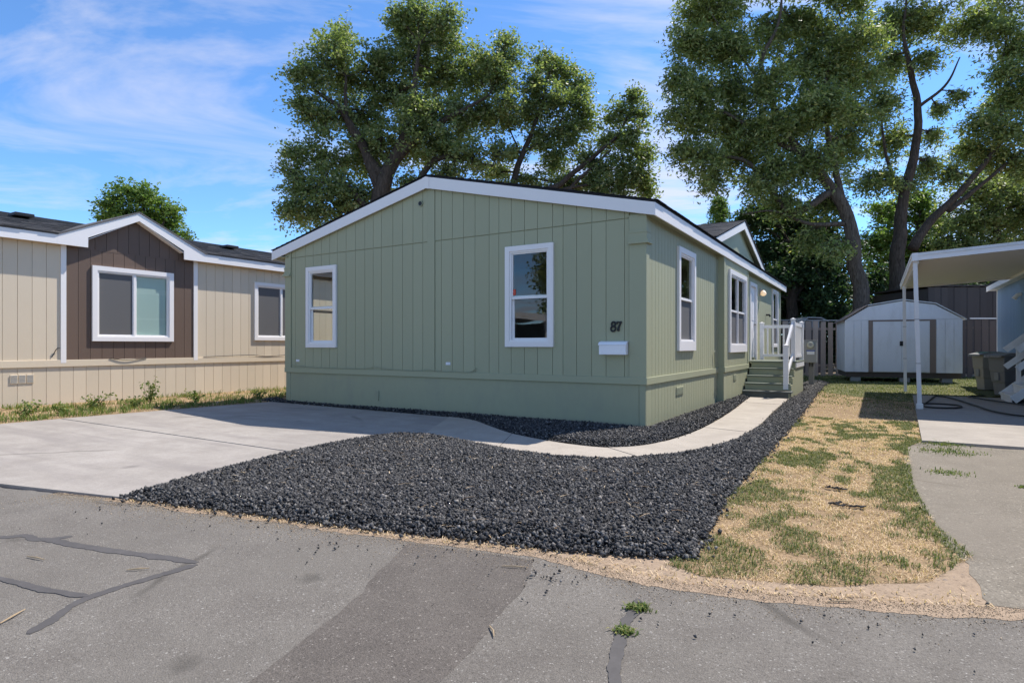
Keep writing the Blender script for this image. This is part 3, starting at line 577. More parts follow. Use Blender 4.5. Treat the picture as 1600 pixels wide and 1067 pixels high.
MB(O).prism([(RX-0.075, RZ-0.235), (RX, RZ-0.215), (RX+0.075, RZ-0.235), (RX+0.075, RZ-0.02), (RX, RZ-0.001), (RX-0.075, RZ-0.02)], YF-0.034, YF-0.0225, 'y').build('peak_block', 'white_trim', HOME)
for y0, y1 in ((YF, 5.55), (5.555, 9.7), (9.705, YE)): MB(O).box(ER-0.022, ER+0.001, y0+0.001, y1, EZ-0.19, EZ-0.003).build('eave_fascia', 'white_trim', HOME)
MB(O).box(ELF-0.001, ELF+0.022, YF+0.001, YE, EZ-0.19, EZ-0.003).build('eave_fascia', 'white_trim', HOME)
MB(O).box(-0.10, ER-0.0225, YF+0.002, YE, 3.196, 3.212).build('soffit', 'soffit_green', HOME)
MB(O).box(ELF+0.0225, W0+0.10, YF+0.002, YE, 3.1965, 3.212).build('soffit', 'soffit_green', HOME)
m_ = MB(O)
for s_ in ((ER-0.023, RX), (ELF+0.023, RX)):
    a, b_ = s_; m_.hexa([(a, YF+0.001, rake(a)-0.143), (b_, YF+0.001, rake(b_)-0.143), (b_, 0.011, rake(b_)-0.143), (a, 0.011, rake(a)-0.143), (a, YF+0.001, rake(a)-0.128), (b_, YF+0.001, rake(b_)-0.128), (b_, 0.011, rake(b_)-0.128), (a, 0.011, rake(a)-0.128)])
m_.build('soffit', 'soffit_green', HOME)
# entry dormer
DX = -0.03; DA, DL, DR, DZ, DB = 7.18, 4.05, 10.31, 4.36, 3.49
dz = lambda y: DB+(DZ-DB)*(1-abs(y-DA)/(DR-DA))
dm = MB(O).prism([(DL+0.2, DB-0.14), (DR-0.2, DB-0.14), (DA, DZ-0.11)], DX-0.10, DX, 'x').build('dormer', 'green_trim', HOME)
for a in (DL, DR):
    s_ = 1 if a < DA else -1
    MB(O).prism([(a, DB-0.17), (a, DB-0.02), (DA-s_*0.002, DZ-0.004), (DA-s_*0.002, DZ-0.19)], DX+0.11, DX+0.135, 'x').build('rake_fascia', 'white_trim', dm)
    MB(O).prism([(a, DB-0.02), (DA, DZ), (DA, DZ+0.03), (a, DB+0.01)], -4.0, DX+0.14, 'x').build('roof', 'shingle_black', dm)
    MB(O).prism([(a+s_*0.02, DB-0.12), (DA, DZ-0.125), (DA, DZ-0.11), (a+s_*0.02, DB-0.105)], DX+0.001, DX+0.109, 'x').build('soffit', 'soffit_green', dm)
    shingle_roof(dm, O, 'y', a-s_*0.02, DB+0.008, DA, DZ+0.034, -4.0, DX+0.155, 'shingle', rows=20, tab=0.33)
# house number
def stroke(m_, pts, w, y0, y1, closed=False):
    P = smooth_line([(p[0], p[1], 0) for p in pts], 6, closed); n = len(P); L, R_ = [], []
    for i, p in enumerate(P):
        d_ = (P[(i+1) % n if closed else min(i+1, n-1)]-P[i-1 if (closed or i) else 0]).normalized(); ww = w(i/n) if callable(w) else w; nv = Vector((-d_.y, d_.x, 0))*ww/2; L.append(p+nv); R_.append(p-nv)
    for i in range(n if closed else n-1):
        j = (i+1) % n; q = [L[i], L[j], R_[j], R_[i]]; m_.hexa([(p.x, y0, p.y) for p in q]+[(p.x, y1, p.y) for p in q])
NX, NZ, NS = -0.555, 1.468, 0.150
num = lambda u, v: (NX+u*NS+v*NS*0.06, NZ+v*NS)
m_ = MB(O); wfun = lambda t: NS*(0.13+0.06*abs(math.sin(2*math.pi*t)))
stroke(m_, [num(0.30+0.20*math.cos(t), 0.74+0.21*math.sin(t)) for t in [2*math.pi*k/8 for k in range(8)]], wfun, -0.028, -0.0035, True)
stroke(m_, [num(0.30+0.25*math.cos(t), 0.27+0.25*math.sin(t)) for t in [2*math.pi*k/8 for k in range(8)]], wfun, -0.0281, -0.0034, True)
m_.build('house_number', 'black_metal', HOME)['label'] = 'black digit 8 of the house number'
m_ = MB(O); stroke(m_, [num(0.68, 0.74), num(0.70, 0.92), num(0.85, 0.93), num(1.02, 0.90), num(1.15, 0.97)], NS*0.15, -0.028, -0.0035)
stroke(m_, [num(1.14, 0.96), num(0.98, 0.66), num(0.88, 0.38), num(0.86, 0.02)], lambda t: NS*(0.12+0.12*t), -0.0282, -0.0034)
m_.build('house_number', 'black_metal', HOME)['label'] = 'black digit 7 of the house number'
# mailbox hung on the wall
mo = (-0.485, -0.004, 1.11); MBX = thing('mailbox', 'white metal mailbox mounted on green siding under the number 87', 'mailbox', mo)
MB(mo).prism([(-0.004, 1.115), (-0.115, 1.115), (-0.115, 1.27), (-0.09, 1.30), (-0.004, 1.315)], -0.70, -0.27, 'x').build('body', 'mail_white', MBX)
MB(mo).prism([(-0.0045, 1.318), (-0.092, 1.304), (-0.128, 1.262), (-0.124, 1.256), (-0.090, 1.298), (-0.0045, 1.312)], -0.712, -0.258, 'x').build('lid', 'mail_white', MBX)
m_ = MB(mo); stroke(m_, [(-0.64, 1.15), (-0.36, 1.15), (-0.34, 1.17), (-0.34, 1.20), (-0.36, 1.22), (-0.64, 1.22), (-0.66, 1.20), (-0.66, 1.17)], 0.008, -0.1195, -0.1145, True); m_.build('embossed_panel', 'mail_white', MBX)

# ---- porch: steps, deck, railings
PO = (0.65, 8.6, 0); PORCH = thing('porch_steps', 'green wooden porch with five steps and white railing beside the entry door', 'porch', PO)
SX0, SX1, DZ0 = 0.16, 1.17, 0.86
nst = 5; rise = DZ0/nst; run = 0.29; y = 7.72-run*(nst-1)
for k in range(nst-1):
    z = rise*(k+1); y0 = y+run*k
    MB(PO).box(SX0, SX1, y0+0.03, y0+0.05, z-rise+(0.0 if k == 0 else 0.001), z-0.036).build('riser', 'green_trim' if k else 'tread_grey', PORCH)
    MB(PO).box(SX0-0.01, SX1+(0.07 if k == 0 else 0.0), y0, y0+run+0.03-0.001, z-0.035, z, 0.006).build('tread', 'step_tread' if k else 'tread_grey', PORCH)
MB(PO).box(SX0, SX1, 7.755, 7.775, 0.69, 0.822).build('riser', 'green_trim', PORCH)
for k in range(12): MB(PO).box(0.03, 1.23, 7.715+0.15*k, 7.715+0.15*k+0.142, 0.823, 0.86, 0.004).build('deck_board', 'step_tread', PORCH)
m_ = MB(PO); m_.prism([(y+0.03, 0.0), (9.5, 0.0), (9.5, 0.82), (7.74, 0.82), (7.74, 0.64), (7.74-run, 0.64), (7.74-run, 0.475), (7.74-2*run, 0.475), (7.74-2*run, 0.305), (7.74-3*run, 0.305), (7.74-3*run, 0.13), (y+0.03, 0.13)], SX1+0.001, SX1+0.03, 'x'); m_.build('side_panel', 'green_siding', PORCH)
MB(PO).box(SX1+0.031, SX1+0.055, 7.73, 9.52, 0.70, 0.822).build('rim_board', 'white_vinyl', PORCH)
MB(PO).box(0.05, SX1, 9.47, 9.50, 0.0, 0.82).build('side_panel', 'green_siding', PORCH)
def rpost(x, y_, z0, z1, w=0.10):
    p = MB(PO).box(x-w/2, x+w/2, y_-w/2, y_+w/2, z0, z1).build('post', 'white_vinyl', PORCH)
    m__ = MB(PO); m__.box(x-w/2-0.012, x+w/2+0.012, y_-w/2-0.012, y_+w/2+0.012, z1+0.0005, z1+0.02); m__.add([(x-w/2, y_-w/2, z1+0.02), (x+w/2, y_-w/2, z1+0.02), (x+w/2, y_+w/2, z1+0.02), (x-w/2, y_+w/2, z1+0.02), (x, y_, z1+0.05)], [(0, 1, 4), (1, 2, 4), (2, 3, 4), (3, 0, 4)]); m__.build('cap', 'white_vinyl', p)
rpost(0.16, 9.42, 0.861, 1.87); rpost(1.17, 9.42, 0.861, 1.87); rpost(1.14, 7.80, 0.861, 1.90); rpost(1.08, 6.90, 0.205, 1.24, 0.11)
for z, h in ((1.78, 0.085), (0.98, 0.07)):
    MB(PO).bar((0.211, 9.42, z), (1.119, 9.42, z), 0.05, h).build('rail', 'white_vinyl', PORCH)
    MB(PO).bar((1.15, 7.851, z+0.02*(z > 1.5)), (1.165, 9.369, z), 0.05, h).build('rail', 'white_vinyl', PORCH)
for k in range(6): x = 0.31+0.138*k; MB(PO).box(x-0.019, x+0.019, 9.401, 9.439, 1.0155, 1.737).build('baluster', 'white_vinyl', PORCH)
for k in range(11): yy = 7.96+0.128*k; MB(PO).box(1.138, 1.176, yy-0.019, yy+0.019, 1.0155, 1.737).build('baluster', 'white_vinyl', PORCH)
MB(PO).bar((1.085, 6.93, 1.215), (1.135, 7.76, 1.80), 0.05, 0.09).build('rail', 'white_vinyl', PORCH)
MB(PO).bar((1.085, 6.95, 0.50), (1.135, 7.76, 1.02), 0.05, 0.07).build('rail', 'white_vinyl', PORCH)

# ---- electric meter pedestal
eo = (1.24, 11.4, 0); EM = thing('electric_meter', 'grey electric meter box on a post beside the porch', 'meter', eo)
MB(eo).box(1.175, 1.315, 11.36, 11.46, 0.0, 0.80, 0.006).build('post', 'post_metal', EM)
bx = MB(eo).box(1.06, 1.40, 11.22, 11.42, 0.74, 1.40, 0.012).build('box', 'grey_metal', EM)
MB(eo).box(1.045, 1.415, 11.21, 11.43, 1.4005, 1.418, 0.004).build('lid', 'grey_metal', bx)
m_ = MB(eo); m_.tube([(1.24, 11.22, 1.27), (1.24, 11.17, 1.27), (1.24, 11.15, 1.27)], [0.10, 0.10, 0.08], 20); dl = m_.build('meter_dial', 'dial_glass', EM)
m_ = MB(eo); m_.tube([(1.24, 11.1495, 1.28), (1.24, 11.1465, 1.28)], 0.045, 14); m_.build('dial_face', 'grey_metal', dl)
MB(eo).box(1.14, 1.34, 11.213, 11.2195, 0.985, 1.08).build('label_plate', 'label_white', EM); MB(eo).box(1.12, 1.36, 11.2115, 11.2195, 1.082, 1.112).build('label_plate', 'label_blue', EM)
m_ = MB(eo)
for dx_ in (-0.04, 0.03): m_.tube([(1.24+dx_, 11.34, 0.74), (1.24+dx_, 11.34, 0.62)], 0.016, 6)
m_.build('conduit', 'black_metal', EM)

# ---- tan home on the left
TO = (-14.0, 1.0, 0); TAN = thing('manufactured_home', 'tan home with brown gabled centre section and dark shingle roof', 'house', TO)
TX, TY0, TY1 = -11.9, -7.5, 9.0
TH = [(-2.25, -0.47, 1.35, 3.03), (1.77, 3.55, 1.40, 3.03)]
m_ = MB(TO)
for c in cells(TY0, TY1, lambda t: 0.0, lambda t: 3.40, ins(TH)): cell_hexa(m_, c, 'x', TX-0.10, TX-0.012)
tw = m_.build('wall', 'tan_trim', TAN)
m_ = MB(TO); m_.box(-20.0, TX-0.10, TY0, TY0+0.1, 0, 3.4); m_.box(-20.0, TX-0.10, TY1-0.1, TY1, 0, 3.4); m_.box(-20.1, -20.0, TY0, TY1, 0, 3.4); m_.build('wall', 'tan_siding', TAN)
MB(TO).box(-19.99, TX-0.11, TY0+0.11, TY1-0.11, 3.30, 3.34).build('ceiling', 'interior', TAN); MB(TO).box(-19.99, TX-0.11, TY0+0.11, TY1-0.11, 0.8, 0.84).build('floor', 'interior_floor', TAN)
te = lambda a, b_, s_: [a]+[a+s_*k for k in range(1, int((b_-a)/s_+0.3))]+[b_]
planks(tw, 'tan_siding', 'x', te(TY0, -2.84, 0.245), 0.945, 3.40, [], TX-0.012, TX+0.003, TO)
planks(tw, 'tan_siding', 'x', te(0.14, TY1, 0.245), 0.945, 3.40, [TH[1]], TX-0.012, TX+0.003, TO)
planks(tw, 'brown_siding', 'x', te(-2.74, 0.05, 0.232), 0.945, 3.36, [TH[0]], TX-0.012, TX+0.006, TO)
TA, TZ = -1.35, 4.31
tz = lambda t: 3.44+(TZ-3.44)*(1-abs(t-TA)/1.62)
m_ = MB(TO).prism([(TA-1.45, 3.375), (TA+1.45, 3.375), (TA+1.40, tz(TA+1.40)-0.16), (TA, TZ-0.16), (TA-1.40, tz(TA-1.40)-0.16)], TX-0.10, TX-0.006, 'x'); gb = m_.build('gable', 'brown_siding', TAN)
planks(gb, 'brown_siding', 'x', te(-2.65, -0.05, 0.232), 3.385, lambda t: max(3.39, tz(t)-0.165), [], TX-0.0055, TX+0.008, TO)
MB(TO).box(TX-0.006, TX+0.009, -2.74, 0.05, 3.361, 3.384).build('flashing', 'brown_siding', TAN)
for a in (-2.79, 0.095): MB(TO).box(TX-0.0119, TX+0.03, a-0.05, a+0.05, 0.88, 3.42).build('corner_board', 'white_trim', TAN)
MB(TO).box(TX-0.0119, TX+0.028, TY0, TY1, 0.80, 0.944, 0.004).build('belt_board', 'tan_trim', TAN)
planks(tw, 'tan_siding', 'x', te(TY0, TY1, 0.245), 0.0, 0.798, [], TX-0.0119, TX+0.0, TO)
window(TAN, 'x', TX+0.006, 1, *TH[0], TO, kind='slider', back=('screen_dark', 'blind_pale'), trim=0.10)
window(TAN, 'x', TX+0.003, 1, *TH[1], TO, kind='slider', back=('screen_dark', 'screen_dark'), trim=0.09)
for k in range(3):
    v = MB(TO).box(TX+0.0, TX+0.016, -3.70+0.135*k, -3.58+0.135*k, 0.48, 0.66, 0.003).build('skirting_vent', 'tan_trim', TAN)
    m_ = MB(TO)
    for q in range(6): m_.box(TX+0.0161, TX+0.019, -3.69+0.135*k, -3.59+0.135*k, 0.50+0.026*q, 0.512+0.026*q)
    m_.build('grille', 'grey_metal', v)
# roof of the tan home
TE, TZE, TRX, TRZ = TX+0.20, 3.58, -16.0, 4.62
m_ = MB(TO)
tsl = lambda x: TZE+(TRZ-TZE)*(x-TE)/(TRX-TE)
for ya, yb, xe in ((TY0-0.2, TA-1.62, TE), (TA-1.62, TA+1.62, TX-0.12), (TA+1.62, TY1+0.2, TE)):
    m_.hexa([(xe, ya, tsl(xe)), (TRX, ya, TRZ), (TRX, yb, TRZ), (xe, yb, tsl(xe)), (xe, ya, tsl(xe)+0.03), (TRX, ya, TRZ+0.03), (TRX, yb, TRZ+0.03), (xe, yb, tsl(xe)+0.03)])
m_.hexa([(-20.3, TY0-0.2, TZE), (TRX, TY0-0.2, TRZ), (TRX, TY1+0.2, TRZ), (-20.3, TY1+0.2, TZE), (-20.3, TY0-0.2, TZE+0.03), (TRX, TY0-0.2, TRZ+0.03), (TRX, TY1+0.2, TRZ+0.03), (-20.3, TY1+0.2, TZE+0.03)])
troof = m_.build('roof', 'shingle', TAN)
dorm_clip = lambda y_, x_, z_: abs(y_-TA) < 1.70 and (z_ < tz(y_)+0.03 or x_ > TX-0.2)
shingle_roof(troof, TO, 'x', TE+0.02, TZE+0.031, TRX, TRZ+0.034, TY0-0.2, TY1+0.2, 'shingle', rows=28, tab=0.32, clip=dorm_clip)
for y0, y1 in ((TY0-0.2, TA-1.62), (TA+1.62, TY1+0.2)):
    MB(TO).box(TE-0.025, TE+0.002, y0, y1, TZE-0.195, TZE-0.002).build('eave_fascia', 'white_trim', TAN)
MB(TO).box(TX-0.1, TE-0.0255, TY0-0.19, TA-1.16, TZE-0.18, TZE-0.165).build('soffit', 'tan_trim', TAN); MB(TO).box(TX-0.1, TE-0.0255, TA+1.16, TY1+0.19, TZE-0.18, TZE-0.165).build('soffit', 'tan_trim', TAN)
for s_ in (-1, 1):
    a = TA+s_*1.62
    MB(TO).prism([(TA+s_*1.05, TZE-0.195), (a, TZE-0.195), (a, TZE-0.004), (TA+s_*1.62, TZE-0.003), (TA, TZ+0.02), (TA, TZ-0.165), (TA+s_*1.05, TZE+0.02)], TE-0.024, TE+0.003, 'x').build('rake_fascia', 'white_trim', TAN)
    MB(TO).prism([(a, tz(a)+0.135), (TA, TZ+0.022), (TA, TZ+0.052), (a+s_*0.05, tz(a)+0.15)], -15.0, TE+0.02, 'x').build('dormer_roof', 'shingle', TAN)
    MB(TO).prism([(TA+s_*1.05, TZE-0.03), (TA, TZ-0.165), (TA, TZ-0.15), (TA+s_*1.05, TZE-0.015)], TX+0.009, TE-0.0245, 'x').build('soffit', 'white_trim', TAN)
for yv in (-2.68, 2.62):
    fx = 0.62; xv = TE+(TRX-TE)*fx; zv = TZE+(TRZ-TZE)*fx+0.04
    MB(TO).box(xv-0.2, xv+0.2, yv-0.19, yv+0.19, zv+0.03, zv+0.11, 0.01).build('roof_vent', 'black_metal', TAN)
MB(TO).tube(smooth_line([(TX+0.03, 0.3, 0.96), (TX+0.035, 1.6, 0.99), (TX+0.035, 2.2, 0.95), (TX+0.035, 3.4, 1.02)], 5), 0.008, 5).build('cable', 'dark_rubber', TAN)
MB(TO).tube(smooth_line([(TX+0.035, -1.9, 0.96), (TX+0.05, -1.55, 0.925), (TX+0.035, -1.1, 0.955)], 5), 0.008, 5).build('cable', 'dark_rubber', TAN)
MB(TO).tube(smooth_line([(TX+0.01, -3.0, 1.0), (TX+0.04, -2.92, 1.18), (TX+0.04, -2.86, 1.2)], 5), 0.008, 5).build('cable', 'dark_rubber', TAN)

# ---- blue home on the right
BO = (10.2, 6.0, 0); BLUE = thing('manufactured_home', 'blue sided home with white trim at the right photo edge behind the carport', 'house', BO)
bxl, by0, by1, bez = 6.2, -3.0, 15.7, 3.02
bw = MB(BO).box(bxl+0.012, bxl+0.1, by0, by1, 0, bez).build('wall', 'blue_siding', BLUE)
planks(bw, 'blue_siding', 'x', te(by0, by1-0.07, 0.22), 0.02, bez-0.002, [], bxl, bxl+0.0119, BO)
MB(BO).box(bxl-0.014, bxl+0.012, by1-0.065, by1+0.012, 0, bez-0.002).build('corner_board', 'white_trim', BLUE)
MB(BO).box(bxl+0.1, 14.2, by1-0.1, by1, 0, bez).build('wall', 'blue_siding', BLUE); MB(BO).box(bxl+0.1, 14.2, by0, by0+0.1, 0, bez).build('wall', 'blue_siding', BLUE)
MB(BO).box(14.1, 14.2, by0+0.1, by1-0.1, 0, bez).build('wall', 'blue_siding', BLUE)
for a in (bxl-0.24, 14.44): MB(BO).prism([(a, bez+0.13), (10.2, bez+1.15), (10.2, bez+1.22), (a, bez+0.20)], by0-0.3, by1+0.3, 'y').build('roof', 'shingle_black', BLUE)
MB(BO).box(bxl-0.24, bxl-0.215, by0-0.29, by1+0.29, bez-0.02, bez+0.135).build('eave_fascia', 'white_trim', BLUE)
MB(BO).box(bxl-0.2145, bxl+0.1, by0-0.28, by1+0.28, bez+0.001, bez+0.015).build('soffit', 'white_worn', BLUE)
m_ = MB(BO); m_.tube([(bxl, 12.0, 2.62), (bxl-0.08, 12.0, 2.60), (bxl-0.15, 12.0, 2.50)], [0.05, 0.05, 0.065], 8); m_.build('flood_lamp', 'white_vinyl', BLUE)

# ---- carport
KO = (4.4, 8.2, 0); CP = thing('carport', 'white metal carport awning on two slim posts over the patio', 'carport', KO)
def cz(x): return 2.88+(x-3.5)*0.055
KX0, KX1, KY0, KY1 = 3.50, 5.955, 5.22, 11.9
npan = 22
for k in range(npan):      # ribbed roof pans run along x, seen from below
    y0 = KY0+0.06+(KY1-KY0-0.12)*k/npan; y1 = KY0+0.06+(KY1-KY0-0.12)*(k+1)/npan
    MB(KO).hexa([(KX0+0.06, y0+0.006, cz(KX0)+0.05), (KX1, y0+0.006, cz(KX1)+0.05), (KX1, y1-0.006, cz(KX1)+0.05), (KX0+0.06, y1-0.006, cz(KX0)+0.05), (KX0+0.06, y0+0.006, cz(KX0)+0.075), (KX1, y0+0.006, cz(KX1)+0.075), (KX1, y1-0.006, cz(KX1)+0.075), (KX0+0.06, y1-0.006, cz(KX0)+0.075)]).build('roof_panel', 'carport_under', CP)
def slopebox(x0, x1, y0, y1, d0, d1): return MB(KO).hexa([(x0, y0, cz(x0)+d0), (x1, y0, cz(x1)+d0), (x1, y1, cz(x1)+d0), (x0, y1, cz(x0)+d0), (x0, y0, cz(x0)+d1), (x1, y0, cz(x1)+d1), (x1, y1, cz(x1)+d1), (x0, y1, cz(x0)+d1)])
slopebox(KX0+0.06, KX1, KY0+0.04, KY1-0.04, 0.0765, 0.09).build('roof_deck', 'white_worn', CP)
slopebox(KX0+0.10, KX1, KY0, KY0+0.035, 0.0, 0.085).build('fascia', 'white_trim', CP); slopebox(KX0+0.10, KX1, KY0-0.012, KY0+0.036, 0.0855, 0.14).build('gutter_lip', 'white_worn', CP)
slopebox(KX0, KX0+0.0995, KY0-0.014, KY0+0.10, -0.005, 0.145).build('end_cap', 'white_trim', CP)
slopebox(KX0, KX0+0.045, KY0+0.1005, KY1, 0.0, 0.085).build('fascia', 'white_trim', CP); slopebox(KX0-0.01, KX0+0.05, KY0+0.1005, KY1, 0.0855, 0.14).build('gutter_lip', 'white_worn', CP)
slopebox(KX0+0.046, KX1, KY1-0.035, KY1, 0.0, 0.13).build('fascia', 'white_trim', CP)
slopebox(KX0+0.06, KX0+0.12, KY0+0.101, KY1-0.04, -0.05, 0.0495).build('beam', 'white_worn', CP)
for (xb, yb, xt) in ((3.63, 5.34, 3.555), (3.575, 10.45, 3.545)):
    p = MB(KO).bar((xb, yb, 0.028), (xt, yb, cz(xt)-(0.006 if yb < 6 else 0.051)), 0.072, 0.072, (0, 1, 0)).build('post', 'white_worn', CP)
    for z in (0.9, 1.75):
        xx = xb+(xt-xb)*z/2.85; MB(KO).box(xx-0.04, xx+0.04, yb-0.04, yb+0.04, z, z+0.014).build('band', 'grey_metal', p)
    if yb < 6: MB(KO).box(xb-0.055, xb+0.055, yb-0.055, yb+0.055, 0.029, 0.13, 0.006).build('foot', 'white_worn', p)

# ---- white stairs of the blue home
WO = (5.9, 8.2, 0); WS = thing('white_stairs', 'white painted wooden stairs with sloping handrail beside the bins', 'stairs', WO)
for k in range(4):
    x0 = 5.32+0.22*k; z = 0.20*(k+1)
    MB(WO).box(x0, x0+0.25 if k < 3 else 6.185, 7.62, 8.9, z-0.04, z, 0.005).build('tread', 'white_worn', WS)
    MB(WO).box(x0+0.02, x0+0.04, 7.65, 8.87, 0.031 if k == 0 else z-0.199, z-0.0405).build('riser', 'white_worn', WS)
for yy in (7.59, 8.93):
    MB(WO).bar((5.36, yy, 0.10), (6.17, yy, 0.86), 0.04, 0.16).build('stringer', 'white_worn', WS)
    MB(WO).bar((5.66, yy, 0.24), (5.66, yy, 1.40), 0.08, 0.08, (0, 1, 0)).build('post', 'white_worn', WS); MB(WO).bar((6.12, yy, 0.03), (6.12, yy, 1.80), 0.08, 0.08, (0, 1, 0)).build('post', 'white_worn', WS)
    MB(WO).bar((5.42, yy-0.066, 1.15), (6.15, yy-0.066, 1.80), 0.045, 0.13).build('rail', 'white_worn', WS); MB(WO).bar((5.42, yy-0.066, 0.76), (6.15, yy-0.066, 1.41), 0.045, 0.12).build('rail', 'white_worn', WS)

# ---- wheelie bins
def bin_(label, loc, rz, body, lid, lidc=None, h=1.0):
    t = thing('wheelie_bin', label, 'bin', loc, rz, 'wheelie bins beside the blue home'); w, d_ = 0.50, 0.54
    m_ = MB(); vs = []; lev = [(0.03, 0.72), (0.34, 0.82), (0.36, 0.88), (0.62*h, 0.96), (0.64*h, 1.0), (h-0.04, 1.06), (h, 1.10)]
    for z, s_ in lev: vs += [(-w/2*s_, -d_/2*s_+0.03, z), (w/2*s_, -d_/2*s_+0.03, z), (w/2*s_, d_/2*s_, z), (-w/2*s_, d_/2*s_, z)]
    fs = [(3, 2, 1, 0)]+[(r*4+k, r*4+(k+1) % 4, r*4+4+(k+1) % 4, r*4+4+k) for r in range(len(lev)-1) for k in range(4)]+[tuple(range(len(vs)-4, len(vs)))]
    m_.add(vs, fs); bd = m_.build('body', body, t); mo_ = bd.modifiers.new('bevel', 'BEVEL'); mo_.width = 0.025; mo_.segments = 2
    m_ = MB(); lid_p = [(-0.345, h-0.035), (-0.335, h+0.02), (-0.10, h+0.075), (0.20, h+0.085), (0.32, h+0.05), (0.32, h+0.002), (-0.33, h+0.002)]
    m_.prism(lid_p, -0.29, 0.29, 'x'); ld = m_.build('lid', lid, t); mo_ = ld.modifiers.new('bevel', 'BEVEL'); mo_.width = 0.012; mo_.segments = 2
    m_ = MB()
    for k in range(5): m_.box(-0.24+0.11*k, -0.20+0.11*k, -0.352, -0.3455, h-0.03, h+0.012)
    m_.build('rib', lid, ld)
    if lidc: m_ = MB(); m_.prism([(-0.20, h+0.055), (-0.08, h+0.082), (0.20, h+0.091), (0.20, h+0.084), (-0.10, h+0.072), (-0.20, h+0.048)], -0.22, 0.22, 'x'); m_.build('top_panel', lidc, ld)
    m_ = MB(); m_.tube([(-0.22, 0.36, h-0.02), (0.22, 0.36, h-0.02)], 0.016, 8); m_.box(-0.24, -0.20, 0.29, 0.37, h-0.05, h+0.0); m_.box(0.20, 0.24, 0.29, 0.37, h-0.05, h+0.0); m_.build('handle', body, t)
    MB().box(-0.07, 0.07, -0.25, -0.205, 0.40, 0.60, 0.01).build('grip_recess', lid, t)
    for s_ in (-1, 1): m_ = MB(); m_.tube([(s_*0.20, 0.24, 0.11), (s_*0.26, 0.24, 0.11)], 0.11, 14); m_.build('wheel', 'dark_rubber', t)
bin_('tan wheelie bin with green-topped lid standing near the shed', (5.56, 12.55, -0.01), math.radians(-70), 'bin_tan', 'bin_lid', 'bin_lid_green')
bin_('darker grey wheelie bin between the tan bin and white stairs', (5.66, 10.35, -0.01), math.radians(-62), 'bin_grey', 'bin_lid')

# ---- garden hose on the patio
hp = [(3.70, 6.45), (4.0, 6.55), (4.30, 6.40), (4.34, 6.0), (4.15, 5.62), (3.80, 5.55), (3.70, 5.9), (3.85, 6.9), (4.0, 8.0), (4.12, 8.65), (4.35, 8.3), (4.50, 7.2), (4.62, 6.1), (4.74, 5.1), (5.05, 4.5), (5.5, 4.6), (5.9, 5.6), (5.4, 7.0), (4.95, 8.0), (4.75, 8.9), (5.1, 9.2)]
hose = MB((4.5, 6, 0)); hose.tube(smooth_line([(x, y_, 0.045+0.0012*i) for i, (x, y_) in enumerate(hp)], 8), 0.016, 7)
ho = hose.build('garden_hose', 'hose_dark', None, smooth=True); ho.location = (4.5, 6, 0); tag(ho, 'dark garden hose coiled loosely across the shaded patio slab', 'hose')

# ---- metal shed
sc_ = iw(1409, 540, 20.1); SO = (sc_.x, sc_.y, 0); SH = thing('garden_shed', 'white barn-roofed metal shed with brown door trim', 'shed', SO, math.radians(8.5))
hw = 1.70; SB, SW, SK, ST = 0.34, 2.13, 2.62, 2.77
MB().box(-hw+0.06, hw-0.02, 0.08, 2.6, 0.16, SB-0.001).build('floor_frame', 'fence_dark', SH)
for x in (-1.35, 0.1, 1.3): MB().box(x-0.15, x+0.15, 0.10, 0.40, -0.02, 0.1595, 0.01).build('block', 'grey_metal', SH)
MB().box(-hw+0.02, hw-0.02, 0.02, 2.7, SB, SW).build('wall', 'shed_white', SH)
xl = [-hw, -1.42, -1.20, -0.98]; xr = [0.98, 1.22, 1.46, hw]
for X in (xl, xr):
    for a, b_ in zip(X, X[1:]): MB().box(a+0.006, b_-0.006, -0.004, 0.0195, SB, SW-0.012).build('wall_panel', 'shed_white', SH)
MB().box(-0.97, -0.85, -0.012, 0.0195, SB, SW-0.05).build('door_jamb', 'shed_brown', SH); MB().box(0.80, 0.965, -0.012, 0.0195, SB, SW-0.05).build('door_jamb', 'shed_brown', SH); MB().box(-0.97, 0.965, -0.012, 0.0195, SW-0.0495, SW-0.004).build('door_head', 'shed_brown', SH)
for a, b_ in ((-0.84, -0.008), (0.0, 0.79)):
    dd = MB().box(a, b_, -0.006, 0.0195, SB+0.02, SW-0.055, 0.004).build('door', 'shed_white', SH)
    if a < -0.5: MB().box(-0.06, 0.05, -0.026, -0.0065, SB+0.90, SB+1.06, 0.006).build('latch', 'black_metal', dd)
gp = [(-hw, SW+0.002), (hw, SW+0.002), (0.93, SK), (0.02, ST), (-0.98, SK-0.02)]
gbl = MB().prism(gp, 0.0, 2.7, 'y').build('gable', 'shed_white', SH)
for x in (-0.98, -0.05, 0.93):
    MB().box(x-0.012, x+0.012, -0.006, -0.0005, SW+0.01, (ST if abs(x) < 0.5 else SK)-0.04).build('seam', 'shed_white', gbl)
rp = [(-hw-0.10, SW-0.03), (-1.0, SK+0.01), (0.02, ST+0.03), (0.95, SK+0.03), (hw+0.10, SW-0.03)]
for a, b_ in zip(rp, rp[1:]): MB().prism([a, b_, (b_[0], b_[1]+0.03), (a[0]*1.004, a[1]+0.03)], -0.05, 2.78, 'y').build('roof_panel', 'white_worn' if a[0] > -1.5 else 'shed_brown', SH)

